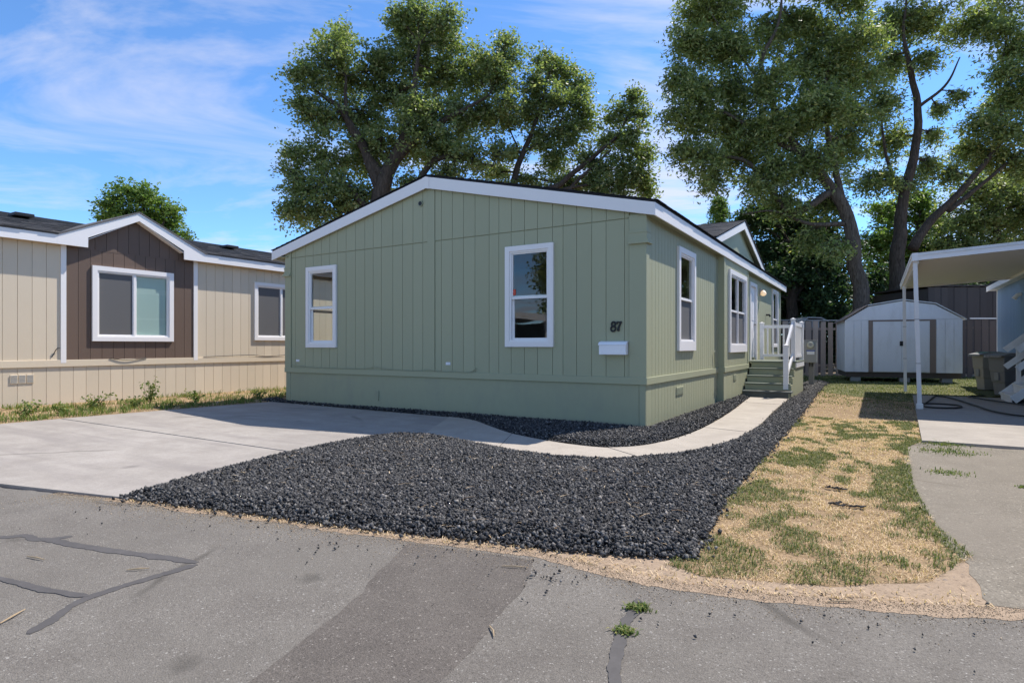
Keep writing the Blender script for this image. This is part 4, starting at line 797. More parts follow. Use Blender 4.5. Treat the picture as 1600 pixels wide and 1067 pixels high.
# ---- fences
def fence(name, label, pa, pb, n, mat, hgt, gap, lean=0.0, seed=1, rail=True):
    r_ = random.Random(seed); pa = Vector(pa); pb = Vector(pb); L = (pb-pa).length; ang = math.atan2((pb-pa).y, (pb-pa).x)
    t = thing(name, label, 'fence', pa, ang); w = L/n
    for k in range(n):
        g0 = r_.uniform(*gap); x0 = k*w; h_ = hgt+r_.uniform(-0.04, 0.03)
        tl = r_.uniform(-0.012, 0.012)
        MB().hexa([(x0, 0, -0.02), (x0+w-g0, 0, -0.02), (x0+w-g0, 0.02, -0.02), (x0, 0.02, -0.02), (x0+tl, 0, h_), (x0+w-g0+tl, 0, h_), (x0+w-g0+tl, 0.02, h_), (x0+tl, 0.02, h_)]).build('board', mat, t)
    if rail:
        for z in (0.4, hgt-0.35): MB().box(0, L, 0.021, 0.06, z, z+0.09).build('rail', mat, t)
    return t
fa = iw(1150, 540, 24); fb = iw(1330, 540, 24.4); fa.z = fb.z = 0
f1 = fence('wooden_fence', 'weathered brown board fence with dark gaps between porch and shed', fa, fb, 15, 'fence_wood', 2.24, (0.05, 0.14), seed=3)
MB().box(-0.05, (fb-fa).length, -0.012, 0.03, 2.2705, 2.31).build('cap_rail', 'grey_metal', f1)
fa = iw(1488, 540, 23); fb = iw(1640, 540, 23); fa.z = fb.z = 0
f2 = fence('wooden_fence', 'dark brown board fence between the shed and blue home', fa, fb, 13, 'fence_dark', 2.25, (0.03, 0.09), seed=8)
MB().box(0.7, (fb-fa).length, -0.015, 0.03, 2.285, 2.33).build('cap_rail', 'white_worn', f2)
# ---- brown building beyond the fence
ba = iw(1450, 540, 26.5); ba.z = 0; BRN = thing('outbuilding', 'dark brown panel-clad outbuilding rising behind the fence', 'building', ba, YAW)
for k in range(14): MB().box(0.29*k+0.004, 0.29*k+0.286, -0.02+0.012*(k % 2), 0.06, 0, 3.86+0.02*(k % 2)).build('wall_panel', 'barn_brown', BRN)
MB().box(0, 4.06, 0.061, 4.0, 0, 3.80).build('body', 'barn_brown', BRN)
MB().prism([(-0.12, 3.90), (4.2, 3.90), (4.2, 3.96), (-0.12, 3.96)], -0.08, 4.1, 'y').build('roof', 'barn_brown', BRN)
# low glazed frame peeping over the fence
ga = iw(1272, 540, 27.5); ga.z = 0; GH = thing('greenhouse', 'small low-roofed greenhouse showing just above the board fence', 'greenhouse', ga, YAW)
MB().box(-0.5, 0.5, 0, 1.2, 0, 2.30).build('body', 'fence_dark', GH)
MB().prism([(-0.62, 2.36), (-0.30, 2.58), (0.30, 2.56), (0.62, 2.40), (0.62, 2.36), (0.30, 2.51), (-0.30, 2.53), (-0.62, 2.31)], -0.1, 1.3, 'y').build('roof', 'grey_metal', GH)
for x in (-0.45, -0.1, 0.2, 0.45): MB().box(x-0.02, x+0.02, -0.03, -0.001, 2.0, 2.42).build('bar', 'grey_metal', GH)

# ------------------------------------------------------------------ gravel, grass, weeds
ico = None
def rock_variants(n, seed):
    base = np.array([(1, 0, 0), (-1, 0, 0), (0, 1, 0), (0, -1, 0), (0, 0, 1), (0, 0, -1)], float)*1.08
    F = np.array([(0, 2, 4), (2, 1, 4), (1, 3, 4), (3, 0, 4), (2, 0, 5), (1, 2, 5), (3, 1, 5), (0, 3, 5)])
    r_ = np.random.default_rng(seed); return np.stack([base*r_.uniform(0.6, 1.15, (6, 1))+r_.uniform(-0.34, 0.34, (6, 3)) for _ in range(n)]), F
VAR, IF = rock_variants(24, 5)
def stones(name, P, size, mat, seed=0, **kw):
    r_ = np.random.default_rng(seed); n = len(P); V = VAR[r_.integers(0, 24, n)]; V = V*r_.uniform(0.65, 1.2, (n, 1, 3))
    a, b_, c = r_.uniform(0, 2*np.pi, (3, n)); ca, sa = np.cos(a), np.sin(a); cb_, sb = np.cos(b_), np.sin(b_)
    x = V[:, :, 0]*ca[:, None]-V[:, :, 1]*sa[:, None]; y_ = V[:, :, 0]*sa[:, None]+V[:, :, 1]*ca[:, None]; z = V[:, :, 2]
    y2 = y_*cb_[:, None]-z*sb[:, None]; z2 = y_*sb[:, None]+z*cb_[:, None]
    W = np.stack([x, y2, z2], -1)*size[:, None, None]+P[:, None, :]
    F = (IF[None]+(np.arange(n)*6)[:, None, None]).reshape(-1, 3)
    return np_mesh(name, W.reshape(-1, 3), F, mat, **kw)
G1 = [(-2.33, -6.10), (-2.55, -5.38), (-2.80, -4.33), (-2.88, -3.5), (-2.88, -2.87), (-2.72, -2.34), (-2.25, -2.20), (-1.46, -2.40), (-0.71, -2.64), (-0.1, -2.70), (0.45, -2.57), (0.90, -2.02), (1.17, -1.35), (1.36, -0.33), (1.40, 1.39), (1.29, 4.03), (1.24, 6.3), (1.24, 9.5), (0.9, 9.7), (0.9, 13.9), (1.52, 13.9), (1.60, 8.74), (1.78, 3.1), (1.84, -0.16), (1.88, -2.4), (1.90, -3.63), (1.97, -4.37), (2.03, -5.05), (1.56, -5.26), (1.17, -5.36), (0.76, -5.45), (0.32, -5.56), (-0.41, -5.74), (-1.3, -5.90)]
G2 = [(-8.9, -0.22), (-8.6, -0.18), (-5.0, -0.26), (-3.42, -0.34), (-2.78, -0.50), (-2.02, -1.07), (-1.44, -1.47), (-0.67, -1.77), (-0.05, -1.87), (0.26, -1.76), (0.52, -1.30), (0.67, -0.19), (0.67, 1.42), (0.55, 3.54), (0.43, 5.03), (0.33, 6.43), (0.30, 6.6), (0.0, 6.6), (-0.02, 0.0), (-8.2, 0.0), (-8.9, 0.4)]
def bed(poly, dens, amp, tag_, seed):
    r_ = np.random.default_rng(seed); pa = np.array(poly); lo_, hi_ = pa.min(0)-0.1, pa.max(0)+0.1; A = np.prod(hi_-lo_); n = int(A*dens)
    p = r_.uniform(lo_, hi_, (n, 2)); ins_ = in_poly(p, poly); d_ = edge_dist(p, poly)
    keep = ins_ | ((d_ < 0.09) & (r_.random(n) < 0.22*np.exp(-d_/0.03)))
    dist_cam = np.hypot(p[:, 0]-CAM[0], p[:, 1]-CAM[1]); keep &= r_.random(n) < np.clip(1.2-0.07*dist_cam, 0.30, 1)
    keep &= ~((p[:, 0] > -0.02) & (p[:, 0] < BX-0.02) & (p[:, 1] > BY0) & (p[:, 1] < BY1))
    p, d_, ins_, dist_cam = p[keep], d_[keep], ins_[keep], dist_cam[keep]
    hill = np.where(ins_, np.minimum(d_*0.30, amp), 0.0)+0.012*np.sin(p[:, 0]*3.1+1)*np.sin(p[:, 1]*2.7)*(d_ > 0.2)
    s = (0.0062+0.0135*r_.random(len(p))**1.6)*np.clip(0.85+0.03*dist_cam, 1, 1.5); z = hill+s*0.5+r_.uniform(0, 0.012, len(p))
    z = np.where(ins_, z+0.006, z*0+s*0.55+0.012)
    return np.column_stack([p, z]), s
P1, S1 = bed(G1, 6200, 0.045, 'a', 11); P2, S2 = bed(G2, 3600, 0.05, 'b', 12)
# mound under the loose rocks
def mound(poly, amp, z0, step=0.05):
    pa = np.array(poly); lo_, hi_ = pa.min(0), pa.max(0); nx, ny = int((hi_[0]-lo_[0])/step)+2, int((hi_[1]-lo_[1])/step)+2
    gx, gy = np.meshgrid(lo_[0]+step*np.arange(nx), lo_[1]+step*np.arange(ny)); p = np.column_stack([gx.ravel(), gy.ravel()]); ins_ = in_poly(p, poly); d_ = edge_dist(p, poly)
    z = np.where(ins_, z0+np.minimum(d_*0.27, amp*0.92), z0-0.03); idx = np.arange(nx*ny).reshape(ny, nx); F = np.stack([idx[:-1, :-1], idx[:-1, 1:], idx[1:, 1:], idx[1:, :-1]], -1).reshape(-1, 4)
    ok = ins_[F].all(1); return np_mesh('gravel_bed', np.column_stack([p, z]), F[ok], 'gravel_bed', kind='structure')
mound(G1, 0.045, 0.004); mound(G2, 0.05, 0.006)
tag(stones('gravel', P1, S1, 'lava_rock', 1, kind='stuff'), 'black lava rock gravel spread between driveway, walkway and lawn', 'gravel')
tag(stones('gravel', P2, S2, 'lava_rock', 2, kind='stuff'), 'strip of black lava rock gravel against the green home', 'gravel')
# stray stones on street and verge
sp = np.column_stack([rng.uniform(-2.2, 3.4, 260), rng.uniform(-7.4, -4.6, 260)]); ed = np.array([np.interp(x, [e[0] for e in EDGE], [e[1] for e in EDGE]) for x in sp[:, 0]])
sp[:, 1] = ed+0.05-np.abs(rng.normal(0, 0.33, 260)); ss = rng.uniform(0.003, 0.009, 260)
sp = np.vstack([sp, np.column_stack([rng.normal(1.42, 0.08, 16), rng.normal(-5.72, 0.04, 16)]), np.column_stack([rng.normal(0.05, 0.05, 8), rng.normal(-6.0, 0.03, 8)])]); ss = np.concatenate([ss, rng.uniform(0.005, 0.012, 24)])
tag(stones('stray_gravel', np.column_stack([sp, ss*0.6+0.006]), ss, 'lava_rock', 3, kind='stuff'), 'stray black stones scattered on the asphalt', 'gravel')

# blown sand feathering the verge out over the asphalt
sg = rng.uniform(-3.0, 3.7, 16000); sy = np.array([np.interp(x, [e[0] for e in EDGE], [e[1] for e in EDGE]) for x in sg])-rng.exponential(0.085, 16000)+0.03-0.05*(sg > 1.6)*rng.random(16000); sz = rng.uniform(0.0012, 0.0036, 16000)
tag(stones('blown_sand', np.column_stack([sg, sy, sz*0.35+0.002]), sz, 'sand_grain', 4, kind='stuff'), 'sand grains blown over the asphalt edge', 'sand')
# lawn
LAWN = [(1.62, 8.74), (1.78, 3.1), (1.84, -0.16), (1.88, -2.4), (1.90, -3.63), (1.95, -4.37), (1.90, -5.22), (2.11, -5.27), (2.43, -5.18), (2.72, -5.05), (3.16, -4.72), (3.41, -4.12), (3.27, -3.47), (3.20, -2.18), (3.24, 0.16), (3.42, 0.83), (3.66, 5.5), (3.72, 9.1), (5.2, 9.4), (5.2, 12.0), (6.2, 14.0), (6.5, 22.0), (-0.5, 19.5), (0.9, 14.0), (1.50, 13.9)]
sheet('lawn', ragged(LAWN, 0.05, 0.07, 6), 0.0026, 'lawn_soil', kind='structure', lo=-0.03)
sheet('back_yard', ragged([(1.05, 10.9), (1.9, 9.2), (2.7, 8.0), (3.70, 7.0), (3.75, 9.3), (5.3, 9.6), (6.4, 13.0), (6.6, 22), (-0.8, 19.3), (0.7, 14.0)], 0.08, 0.2, 8), 0.0050, 'yard_soil', kind='structure', lo=-0.03)
def grass_field(n, poly, seed, box):
    r_ = np.random.default_rng(seed); p = np.column_stack([r_.uniform(box[0], box[1], n), r_.uniform(box[2], box[3], n)]); p = p[in_poly(p, poly)]
    g_ = np.array([0.75*mnoise.noise(Vector((a*1.7, b_*1.3, 3.3)))+0.85*mnoise.noise(Vector((a*6.5, b_*4.8, 7.7))) for a, b_ in p])
    clump = np.array([mnoise.noise(Vector((a*7, b_*6, 1.3))) for a, b_ in p])
    return p, g_, clump
def blades(name, p, h, w, mat, seed, lean=0.8, **kw):
    r_ = np.random.default_rng(seed); n = len(p); a = r_.uniform(0, 2*np.pi, n); d_ = np.column_stack([np.cos(a), np.sin(a)]); s_ = np.column_stack([-np.sin(a), np.cos(a)])*w[:, None]/2
    ln = r_.uniform(0.15, lean, n)[:, None]*h[:, None]; z0 = np.full((n, 1), 0.002)
    b0 = np.hstack([p-s_, z0]); b1 = np.hstack([p+s_, z0]); mid = p+d_*ln*0.35; m0 = np.hstack([mid-s_*0.8, z0+h[:, None]*0.6]); m1 = np.hstack([mid+s_*0.8, z0+h[:, None]*0.6]); tip = np.hstack([p+d_*ln, z0+h[:, None]*(1-0.3*(ln/(h[:, None]+1e-6)))])
    V = np.stack([b0, b1, m1, m0, tip], 1).reshape(-1, 3); k = np.arange(n)*5
    F = np.concatenate([np.column_stack([k, k+1, k+2]), np.column_stack([k, k+2, k+3]), np.column_stack([k+3, k+2, k+4])])
    return np_mesh(name, V, F, mat, kind='stuff', **kw)
pn, gn_, cl = grass_field(150000, LAWN, 31, (1.5, 3.8, -5.4, 3.0)); pf, gf, clf = grass_field(70000, LAWN, 32, (-0.6, 6.6, 3.0, 21))
front = np.exp(-((pn[:, 1]+4.95+0.15*(pn[:, 0]-2.4))/0.42)**2)*0.55*(pn[:, 0] > 2.0); rightb = np.exp(-((pn[:, 0]-3.18)/0.17)**2)*0.45*(pn[:, 1] < 0.9)
gg = gn_+front+rightb-0.20+0.10*(cl > 0.1); green_n = rng.random(len(pn)) < 1/(1+np.exp(-gg*13))
bald = cl < -0.18
keepd = (~green_n) & (rng.random(len(pn)) < np.clip(0.75+1.3*cl, 0.12, 0.95))
dp = pn[keepd]; gp_ = pn[green_n & (rng.random(len(pn)) < 0.75)]
farg = gf+np.clip((pf[:, 1]-5.5)*0.18, -0.2, 0.75)+0.25*(pf[:, 0] > 2.9)-0.30; green_f = rng.random(len(pf)) < 1/(1+np.exp(-farg*6))
keepf = rng.random(len(pf)) < 0.75
dp = np.vstack([dp, pf[(~green_f) & keepf & (pf[:, 1] < 13)]]); gp_ = np.vstack([gp_, pf[green_f & keepf]])
tag(blades('dry_grass', dp, rng.uniform(0.008, 0.030, len(dp)), rng.uniform(0.0017, 0.0036, len(dp))*(1+0.16*np.clip(dp[:, 1]+5, 0, 16)), 'dry_grass', 41, 3.2), 'straw-coloured dry grass on the side lawn', 'grass')
tag(blades('green_grass', gp_, rng.uniform(0.012, 0.042, len(gp_)), rng.uniform(0.003, 0.006, len(gp_))*(1+0.20*np.clip(gp_[:, 1]+5, 0, 16)), 'green_grass', 42, 1.9), 'patches of green grass in the dry lawn', 'grass')
# straw and tufts along the verge and in cracks
vp = np.column_stack([rng.uniform(-2.2, 3.4, 1500), np.zeros(1500)]); vp[:, 1] = np.array([np.interp(x, [e[0] for e in EDGE], [e[1] for e in EDGE]) for x in vp[:, 0]])+np.abs(rng.normal(0.03, 0.08, 1500))
tag(blades('verge_straw', vp, rng.uniform(0.008, 0.03, len(vp)), rng.uniform(0.003, 0.006, len(vp)), 'dry_grass', 43, 3.0), 'dry straw along the sandy street edge', 'grass')
def tuft(label, x, y_, n, r_, h, name='weed_tuft', mat='weed_leaf', group=None):
    p = np.column_stack([rng.normal(0, r_, n), rng.normal(0, r_*0.8, n)]); o_ = blades(name, p, rng.uniform(0.4*h, h, n), rng.uniform(0.006, 0.011, n), mat, int(1000+x*10), 1.6); o_.location = (x, y_, 0)
    return tag(o_, label, 'weed', group)
tuft('small green weed tuft in the tar seam, nearer the lawn', 1.955, -5.83, 170, 0.026, 0.032); tuft('small green weed tuft in the tar seam, nearer the viewer', 1.985, -6.08, 150, 0.021, 0.028)
tuft('thin grass strip in the joint of the worn side drive', 3.52, -1.35, 160, 0.10, 0.04); tuft('grass tuft at the corner of the patio slab', 3.62, 0.70, 300, 0.14, 0.05); tuft('grass growing in the drive joint below the patio corner', 3.62, 0.05, 320, 0.16, 0.045)
tuft('lone grass tuft in the worn side drive by the photo edge', 4.05, -1.75, 200, 0.035, 0.03)
# dry strip and weeds by the tan home
sheet('side_yard', ragged([(-11.9, -7.5), (-8.95, -7.6), (-8.86, -4.0), (-8.72, -2.5), (-8.44, -0.2), (-8.9, 0.4), (-8.25, 0.45), (-8.25, 14), (-11.9, 14)], 0.05, 0.12, 15), 0.0095, 'lawn_soil', kind='structure', lo=-0.03)
SY = [(-11.85, -7), (-8.98, -7.3), (-8.90, -4.0), (-8.76, -2.5), (-8.5, -0.2), (-8.9, 0.5), (-8.3, 1), (-8.3, 9), (-11.85, 9)]
ps, gs_, cs_ = grass_field(42000, SY, 51, (-11.85, -8.3, -7, 9)); nearc = np.exp(-((ps[:, 0]+9.3)/0.7)**2)*0.35
gsel = gs_+nearc*1.3+0.12*cs_ > 0.33; dsel = (~gsel) & (rng.random(len(ps)) < 0.55) & (cs_ > -0.3)
tag(blades('dry_grass', ps[dsel], rng.uniform(0.015, 0.05, dsel.sum()), rng.uniform(0.006, 0.012, dsel.sum()), 'dry_grass', 52, 2.2), 'dry grass strip between tan home and driveway', 'grass')
tag(blades('green_grass', ps[gsel], rng.uniform(0.04, 0.16, gsel.sum()), rng.uniform(0.008, 0.014, gsel.sum()), 'weed_leaf', 53, 1.2), 'low green weeds in the strip beside the driveway', 'weeds')
def weed(label, x, y_, h, n, spread):
    t = thing('weed', label, 'weed', (x, y_, 0), 0, 'weeds in front of the tan home'); m_ = MB(); LV = []; r_ = random.Random(int(abs(x*97+y_*31)))
    for k in range(n):
        a = r_.uniform(0, 6.28); hh = h*r_.uniform(0.55, 1); tip = Vector((math.cos(a)*spread*r_.uniform(0.3, 1), math.sin(a)*spread*r_.uniform(0.3, 1), hh)); mid = tip*0.5+Vector((0, 0, hh*0.12)); pts = [Vector((0, 0, -0.01)), mid, tip]; m_.tube(pts, [0.006, 0.005, 0.002], 4)
        for q in range(int(9+hh*26)):
            u = r_.uniform(0.15, 1); c = (pts[0]*(1-u)+tip*u)+Vector((r_.gauss(0, 0.03), r_.gauss(0, 0.03), r_.gauss(0.03, 0.02))); LV.append(c)
    m_.build('stem', 'weed_leaf', t); LV = np.array([tuple(c) for c in LV]); leaf_mesh('foliage', LV, 0.055, 0.022, 'weed_leaf', t, 77)
def leaf_mesh(name, P, L, Wd, mat, parent, seed, droop=0.25, kind=None):
    r_ = np.random.default_rng(seed); n = len(P); d_ = r_.normal(0, 1, (n, 3)); d_[:, 2] = d_[:, 2]*0.55-droop; d_ /= np.linalg.norm(d_, axis=1)[:, None]
    nn = r_.normal(0, 1, (n, 3))+np.array([0, 0, 0.9]); s_ = np.cross(d_, nn); s_ /= np.linalg.norm(s_, axis=1)[:, None]+1e-9; up = np.cross(s_, d_)
    l_ = (L*r_.uniform(0.65, 1.25, n))[:, None]; w_ = (Wd*r_.uniform(0.7, 1.25, n))[:, None]
    V = np.stack([P, P+d_*l_*0.45+s_*w_-up*w_*0.25, P+d_*l_, P+d_*l_*0.45-s_*w_-up*w_*0.25], 1).reshape(-1, 3); k = np.arange(n)*4
    F = np.concatenate([np.column_stack([k, k+1, k+2]), np.column_stack([k, k+2, k+3])])
    return np_mesh(name, V, F, mat, parent, kind)
for (x, y_, h, n, s_, lb) in ((-10.15, -1.9, 0.85, 7, 0.22, 'tallest weed standing under the tan home window'), (-10.0, -3.0, 0.42, 8, 0.25, 'bushy low weed left of the tallest weed'), (-9.75, -1.15, 0.42, 7, 0.22, 'leafy weed right of the tallest weed'), (-9.7, -2.45, 0.35, 7, 0.25, 'spreading weed just in front of the tallest weed'),
                              (-9.5, -4.3, 0.38, 8, 0.25, 'weed by the driveway edge at the far left'), (-9.55, -3.65, 0.30, 7, 0.28, 'flat weed by the far left driveway joint'), (-9.3, 0.1, 0.30, 6, 0.2, 'small weed near the shadow tip of the driveway'), (-9.9, 2.2, 0.36, 6, 0.2, 'weed farthest back below the tan home')):
    weed(lb, x, y_, h*0.72, n+2, s_*1.15)
# straw and leaf litter blown over the gravel and the concrete
lp = np.column_stack([rng.uniform(-2.6, 1.9, 420), rng.uniform(-5.5, -2.3, 420)]); lp = lp[in_poly(lp, G1)]; ld_ = np.minimum(edge_dist(lp, G1)*0.30, 0.045)
lt = blades('leaf_litter', lp, rng.uniform(0.010, 0.05, len(lp)), rng.uniform(0.003, 0.007, len(lp)), 'dry_grass', 71, 3.5); lv = np.zeros(len(lt.data.vertices)*3); lt.data.vertices.foreach_get('co', lv); lv = lv.reshape(-1, 3); lv[:, 2] = lv[:, 2]*0.25+np.repeat(ld_, 5)+0.030; lt.data.vertices.foreach_set('co', lv.ravel()); lt.data.update()
tag(lt, 'bits of straw and dry leaf on the black gravel', 'litter')
# twigs lying on the asphalt
for (a, b_, lb) in (((1.46, -6.35), (1.53, -6.42), 'pale twig lying on the dark repaved strip'), ((-0.42, -7.48), (-0.50, -7.36), 'pale twig on the asphalt at the lower left'), ((-1.35, -7.06), (-1.20, -7.03), 'straw stick by the tar seam'), ((-0.62, -6.86), (-0.54, -6.78), 'short straw stick above the tar seam'),
                    ((1.12, -5.72), (1.26, -5.66), 'forked straw stick at the gravel edge'), ((2.72, -5.28), (2.84, -5.20), 'dry twig on the sandy verge')):
    c = (a[0], a[1], 0); m_ = MB(c); m_.tube([(a[0], a[1], 0.008), ((a[0]+b_[0])/2+0.008, (a[1]+b_[1])/2, 0.012), (b_[0], b_[1], 0.008)], [0.003, 0.0045, 0.002], 6); o_ = m_.build('twig', 'twig_wood', None); o_.location = c; tag(o_, lb, 'twig')
for (x, y_, lb) in ((2.72, -3.30, 'black torn weed-barrier scrap nearer the street'), (2.66, -2.72, 'smaller black scrap on the dry lawn farther back')):
    m_ = MB((x, y_, 0)); r_ = random.Random(int(x*100))
    for k in range(int(13 if y_ < -3 else 8)): a = Vector((x-0.12+0.018*k, y_+r_.gauss(0, 0.012), 0.02)); m_.bar(a, a+Vector((r_.uniform(0.02, 0.05), r_.gauss(0, 0.015), r_.uniform(0, 0.02))), r_.uniform(0.015, 0.04), 0.006)
    o_ = m_.build('fabric_scrap', 'dark_rubber', None); o_.location = (x, y_, 0); tag(o_, lb, 'scrap')

# ------------------------------------------------------------------ trees
def tree(name, label, Z, limbs, lobes, leafmat, n_leaves, L=0.14, Wd=0.04, barkmat='bark', seed=1, droop=0.25, depth=0.9, nsub=38, sigma=0.3, group=None, squash=1.0, zoff=None):
    """limbs: polylines of (px,py,radius m[,depth offset]); lobes: (px,py,r px[,depth offset]) of foliage masses. All become world metres at distance Z"""
    r_ = random.Random(seed); nr = np.random.default_rng(seed)
    base = iw(limbs[0][0][0], limbs[0][0][1], Z); base.z = 0; t = thing(name, label, 'tree', base, 0, group)
    LP = []
    for lb in limbs:
        P = [(iw(p[0], p[1], Z+(p[3] if len(p) > 3 else 0)), p[2]) for p in lb]
        if lb is limbs[0]: P[0][0].z = -0.1
        LP.append(P)
    wood = MB(base); nodes = []
    trunk = None
    def limb_tube(mb, P, n=10):
        pts = smooth_line([p[0] for p in P], 6); rad = []
        for i in range(len(pts)): q = i/6; k = min(int(q), len(P)-2); u = q-k; rad.append(P[k][1]*(1-u)+P[k+1][1]*u)
        wob = [p+Vector((mnoise.noise(p*0.9), mnoise.noise(p*0.9+Vector((9, 0, 0))), 0))*min(0.12, 1.2*rad[i]) for i, p in enumerate(pts)]
        if mb is not None: mb.tube(wob, rad, n)
        for p, r2 in zip(wob, rad): nodes.append((p, r2))
        return wob
    tm = MB(base); limb_tube(tm, LP[0], 12); tm.build('trunk', barkmat, t, smooth=True)
    for P in LP[1:]: m_ = MB(base); limb_tube(m_, P, 9); m_.build('limb', barkmat, t, smooth=True)
    nd = np.array([tuple(p) for p, _ in nodes]); nrad = [r2 for _, r2 in nodes]
    vol = sum(l[2]**2 for l in lobes); pts_all = []; br = MB(base)
    for l in lobes:
        R_ = l[2]/FPX*Z; off_ = l[3] if len(l) > 3 else r_.uniform(-0.45*depth, 1.15*depth)*R_*1.5; c = iw(l[0], l[1], Z+off_)
        k = int(np.argmin(((nd-np.array(tuple(c)))**2).sum(1)+np.clip(nd[:, 2]-c.z, 0, 99)**2*1.5)); a = Vector(nd[k]); r0 = min(nrad[k]*0.55, 0.03+0.018*R_*2)
        mid = a.lerp(c, 0.5)+Vector((r_.gauss(0, 0.12), r_.gauss(0, 0.12), 0.12))*R_
        main = smooth_line([a, mid, c], 4); br.tube(main, [r0*(1-0.7*i/(len(main)-1)) for i in range(len(main))], 5, cap=False)
        nl = int(n_leaves*l[2]**2/vol); per = max(3, nl//nsub)
        for s_ in range(nsub):
            dv = Vector((r_.gauss(0, 1), r_.gauss(0, 1), r_.gauss(0.12, 0.85)*squash)).normalized()*R_*r_.uniform(0.5, 1.3); e = c+dv; st = main[r_.randint(len(main)//3, len(main)-1)]
            m2 = st.lerp(e, 0.55)+Vector((0, 0, r_.uniform(0.0, 0.16)*R_)); sub = [st, m2, e+Vector((0, 0, -droop*0.35*R_))]
            br.tube(sub, [r0*0.30+0.004, r0*0.17+0.003, 0.003], 4, cap=False)
            # twigs: leaves gather along several short side shoots, leaving gaps between
            shoots = 6; A = np.array([tuple(v_) for v_ in sub]); cnt = per//shoots+1
            for q in range(shoots):
                u = nr.uniform(0.30, 1.0); p0 = A[0]*(1-u)**2+2*A[1]*u*(1-u)+A[2]*u*u; dr = nr.normal(0, 1, 3); dr[2] = dr[2]*0.6-droop; dr *= (0.28+R_*nr.uniform(0.15, 0.55))/np.linalg.norm(dr)
                tt = nr.uniform(0, 1, (cnt, 1)); pts_all.append(p0+dr*tt+np.array([0, 0, -0.25*droop])*tt*tt+nr.normal(0, sigma*(0.13+0.14*R_), (cnt, 3))*np.array([1, 1, 0.8]))
    br.build('branches', barkmat, t, kind='stuff')
    P = np.concatenate(pts_all)-np.array(tuple(base)); P = P[P[:, 2] > 0.15]
    leaf_mesh('crown', P, L, Wd, leafmat, t, seed+5, droop, 'stuff'); return t
tree('elm_tree', 'broad leafy elm behind the green home, tallest of the left group', 30,
     [[(585, 600, 0.62), (588, 440, 0.55), (592, 330, 0.48), (600, 285, 0.42), (622, 240, 0.30), (645, 160, 0.18), (655, 70, 0.06)], [(595, 300, 0.3), (560, 215, 0.20), (530, 170, 0.15), (490, 140, 0.05)], [(600, 280, 0.26), (545, 195, 0.14), (540, 120, 0.06)], [(610, 265, 0.26), (650, 215, 0.2), (710, 180, 0.12), (765, 150, 0.05)],
      [(640, 330, 0.2), (665, 265, 0.16), (700, 245, 0.12), (770, 260, 0.06)], [(575, 330, 0.2), (530, 280, 0.12), (480, 300, 0.05)], [(650, 320, 0.16), (690, 270, 0.12), (730, 240, 0.06)]],
     [(520, 85, 44), (480, 120, 34), (540, 130, 46), (500, 185, 40), (465, 170, 26), (460, 235, 28), (500, 250, 34), (590, 110, 46), (570, 185, 50), (640, 50, 46), (690, 70, 44), (650, 110, 55), (710, 130, 55), (610, 160, 50), (660, 180, 55), (740, 110, 36), (720, 190, 52), (765, 180, 38), (795, 165, 22), (785, 125, 28), (765, 90, 28), (660, 15, 30), (700, 25, 26), (620, 30, 26), (535, 50, 26), (800, 85, 24), (790, 60, 18), (560, 250, 46), (520, 300, 42), (475, 300, 36), (470, 345, 30), (455, 270, 24), (450, 330, 18), (500, 335, 30), (540, 330, 26), (600, 230, 45), (650, 240, 40), (690, 235, 42), (740, 245, 32), (570, 310, 35), (780, 235, 24), (700, 275, 26), (640, 290, 26)],
     'elm_leaf', 88000, 0.185, 0.055, seed=3, droop=0.18, sigma=0.30)
tree('elm_tree', 'slender elm with upright thin trunk, middle of the background trees', 32,
     [[(800, 600, 0.24), (803, 320, 0.20), (808, 270, 0.17), (820, 230, 0.14), (845, 170, 0.09), (860, 100, 0.04)], [(820, 235, 0.09), (855, 215, 0.06), (890, 170, 0.03)], [(815, 245, 0.06), (795, 200, 0.03)]],
     [(855, 100, 28), (830, 130, 28), (880, 120, 30), (825, 175, 28), (860, 165, 38), (900, 165, 34), (920, 195, 22), (845, 220, 32), (890, 215, 36), (795, 190, 22), (905, 135, 22), (870, 265, 30), (800, 240, 18), (770, 270, 26), (830, 285, 24), (790, 295, 20), (900, 295, 22)], 'elm_leaf', 22000, 0.185, 0.055, seed=11, droop=0.2, nsub=34, sigma=0.30)
tree('elm_tree', 'leaning elm with diagonal branches, right of the slender elm', 31,
     [[(790, 620, 0.26), (835, 330, 0.18), (880, 285, 0.14), (930, 243, 0.11), (965, 212, 0.07), (990, 165, 0.03)], [(870, 320, 0.12), (905, 280, 0.09), (955, 235, 0.05)], [(880, 295, 0.08), (940, 285, 0.06), (1000, 270, 0.03)]],
     [(985, 150, 20), (1000, 180, 20), (960, 180, 24), (990, 215, 26), (955, 225, 26), (1008, 235, 20), (975, 255, 32), (1000, 285, 24), (960, 295, 30), (925, 285, 24), (890, 290, 24), (915, 250, 20), (860, 300, 20), (940, 265, 22), (1012, 300, 18), (935, 305, 22)], 'elm_leaf', 17000, 0.185, 0.055, seed=17, droop=0.2, nsub=34, sigma=0.22)
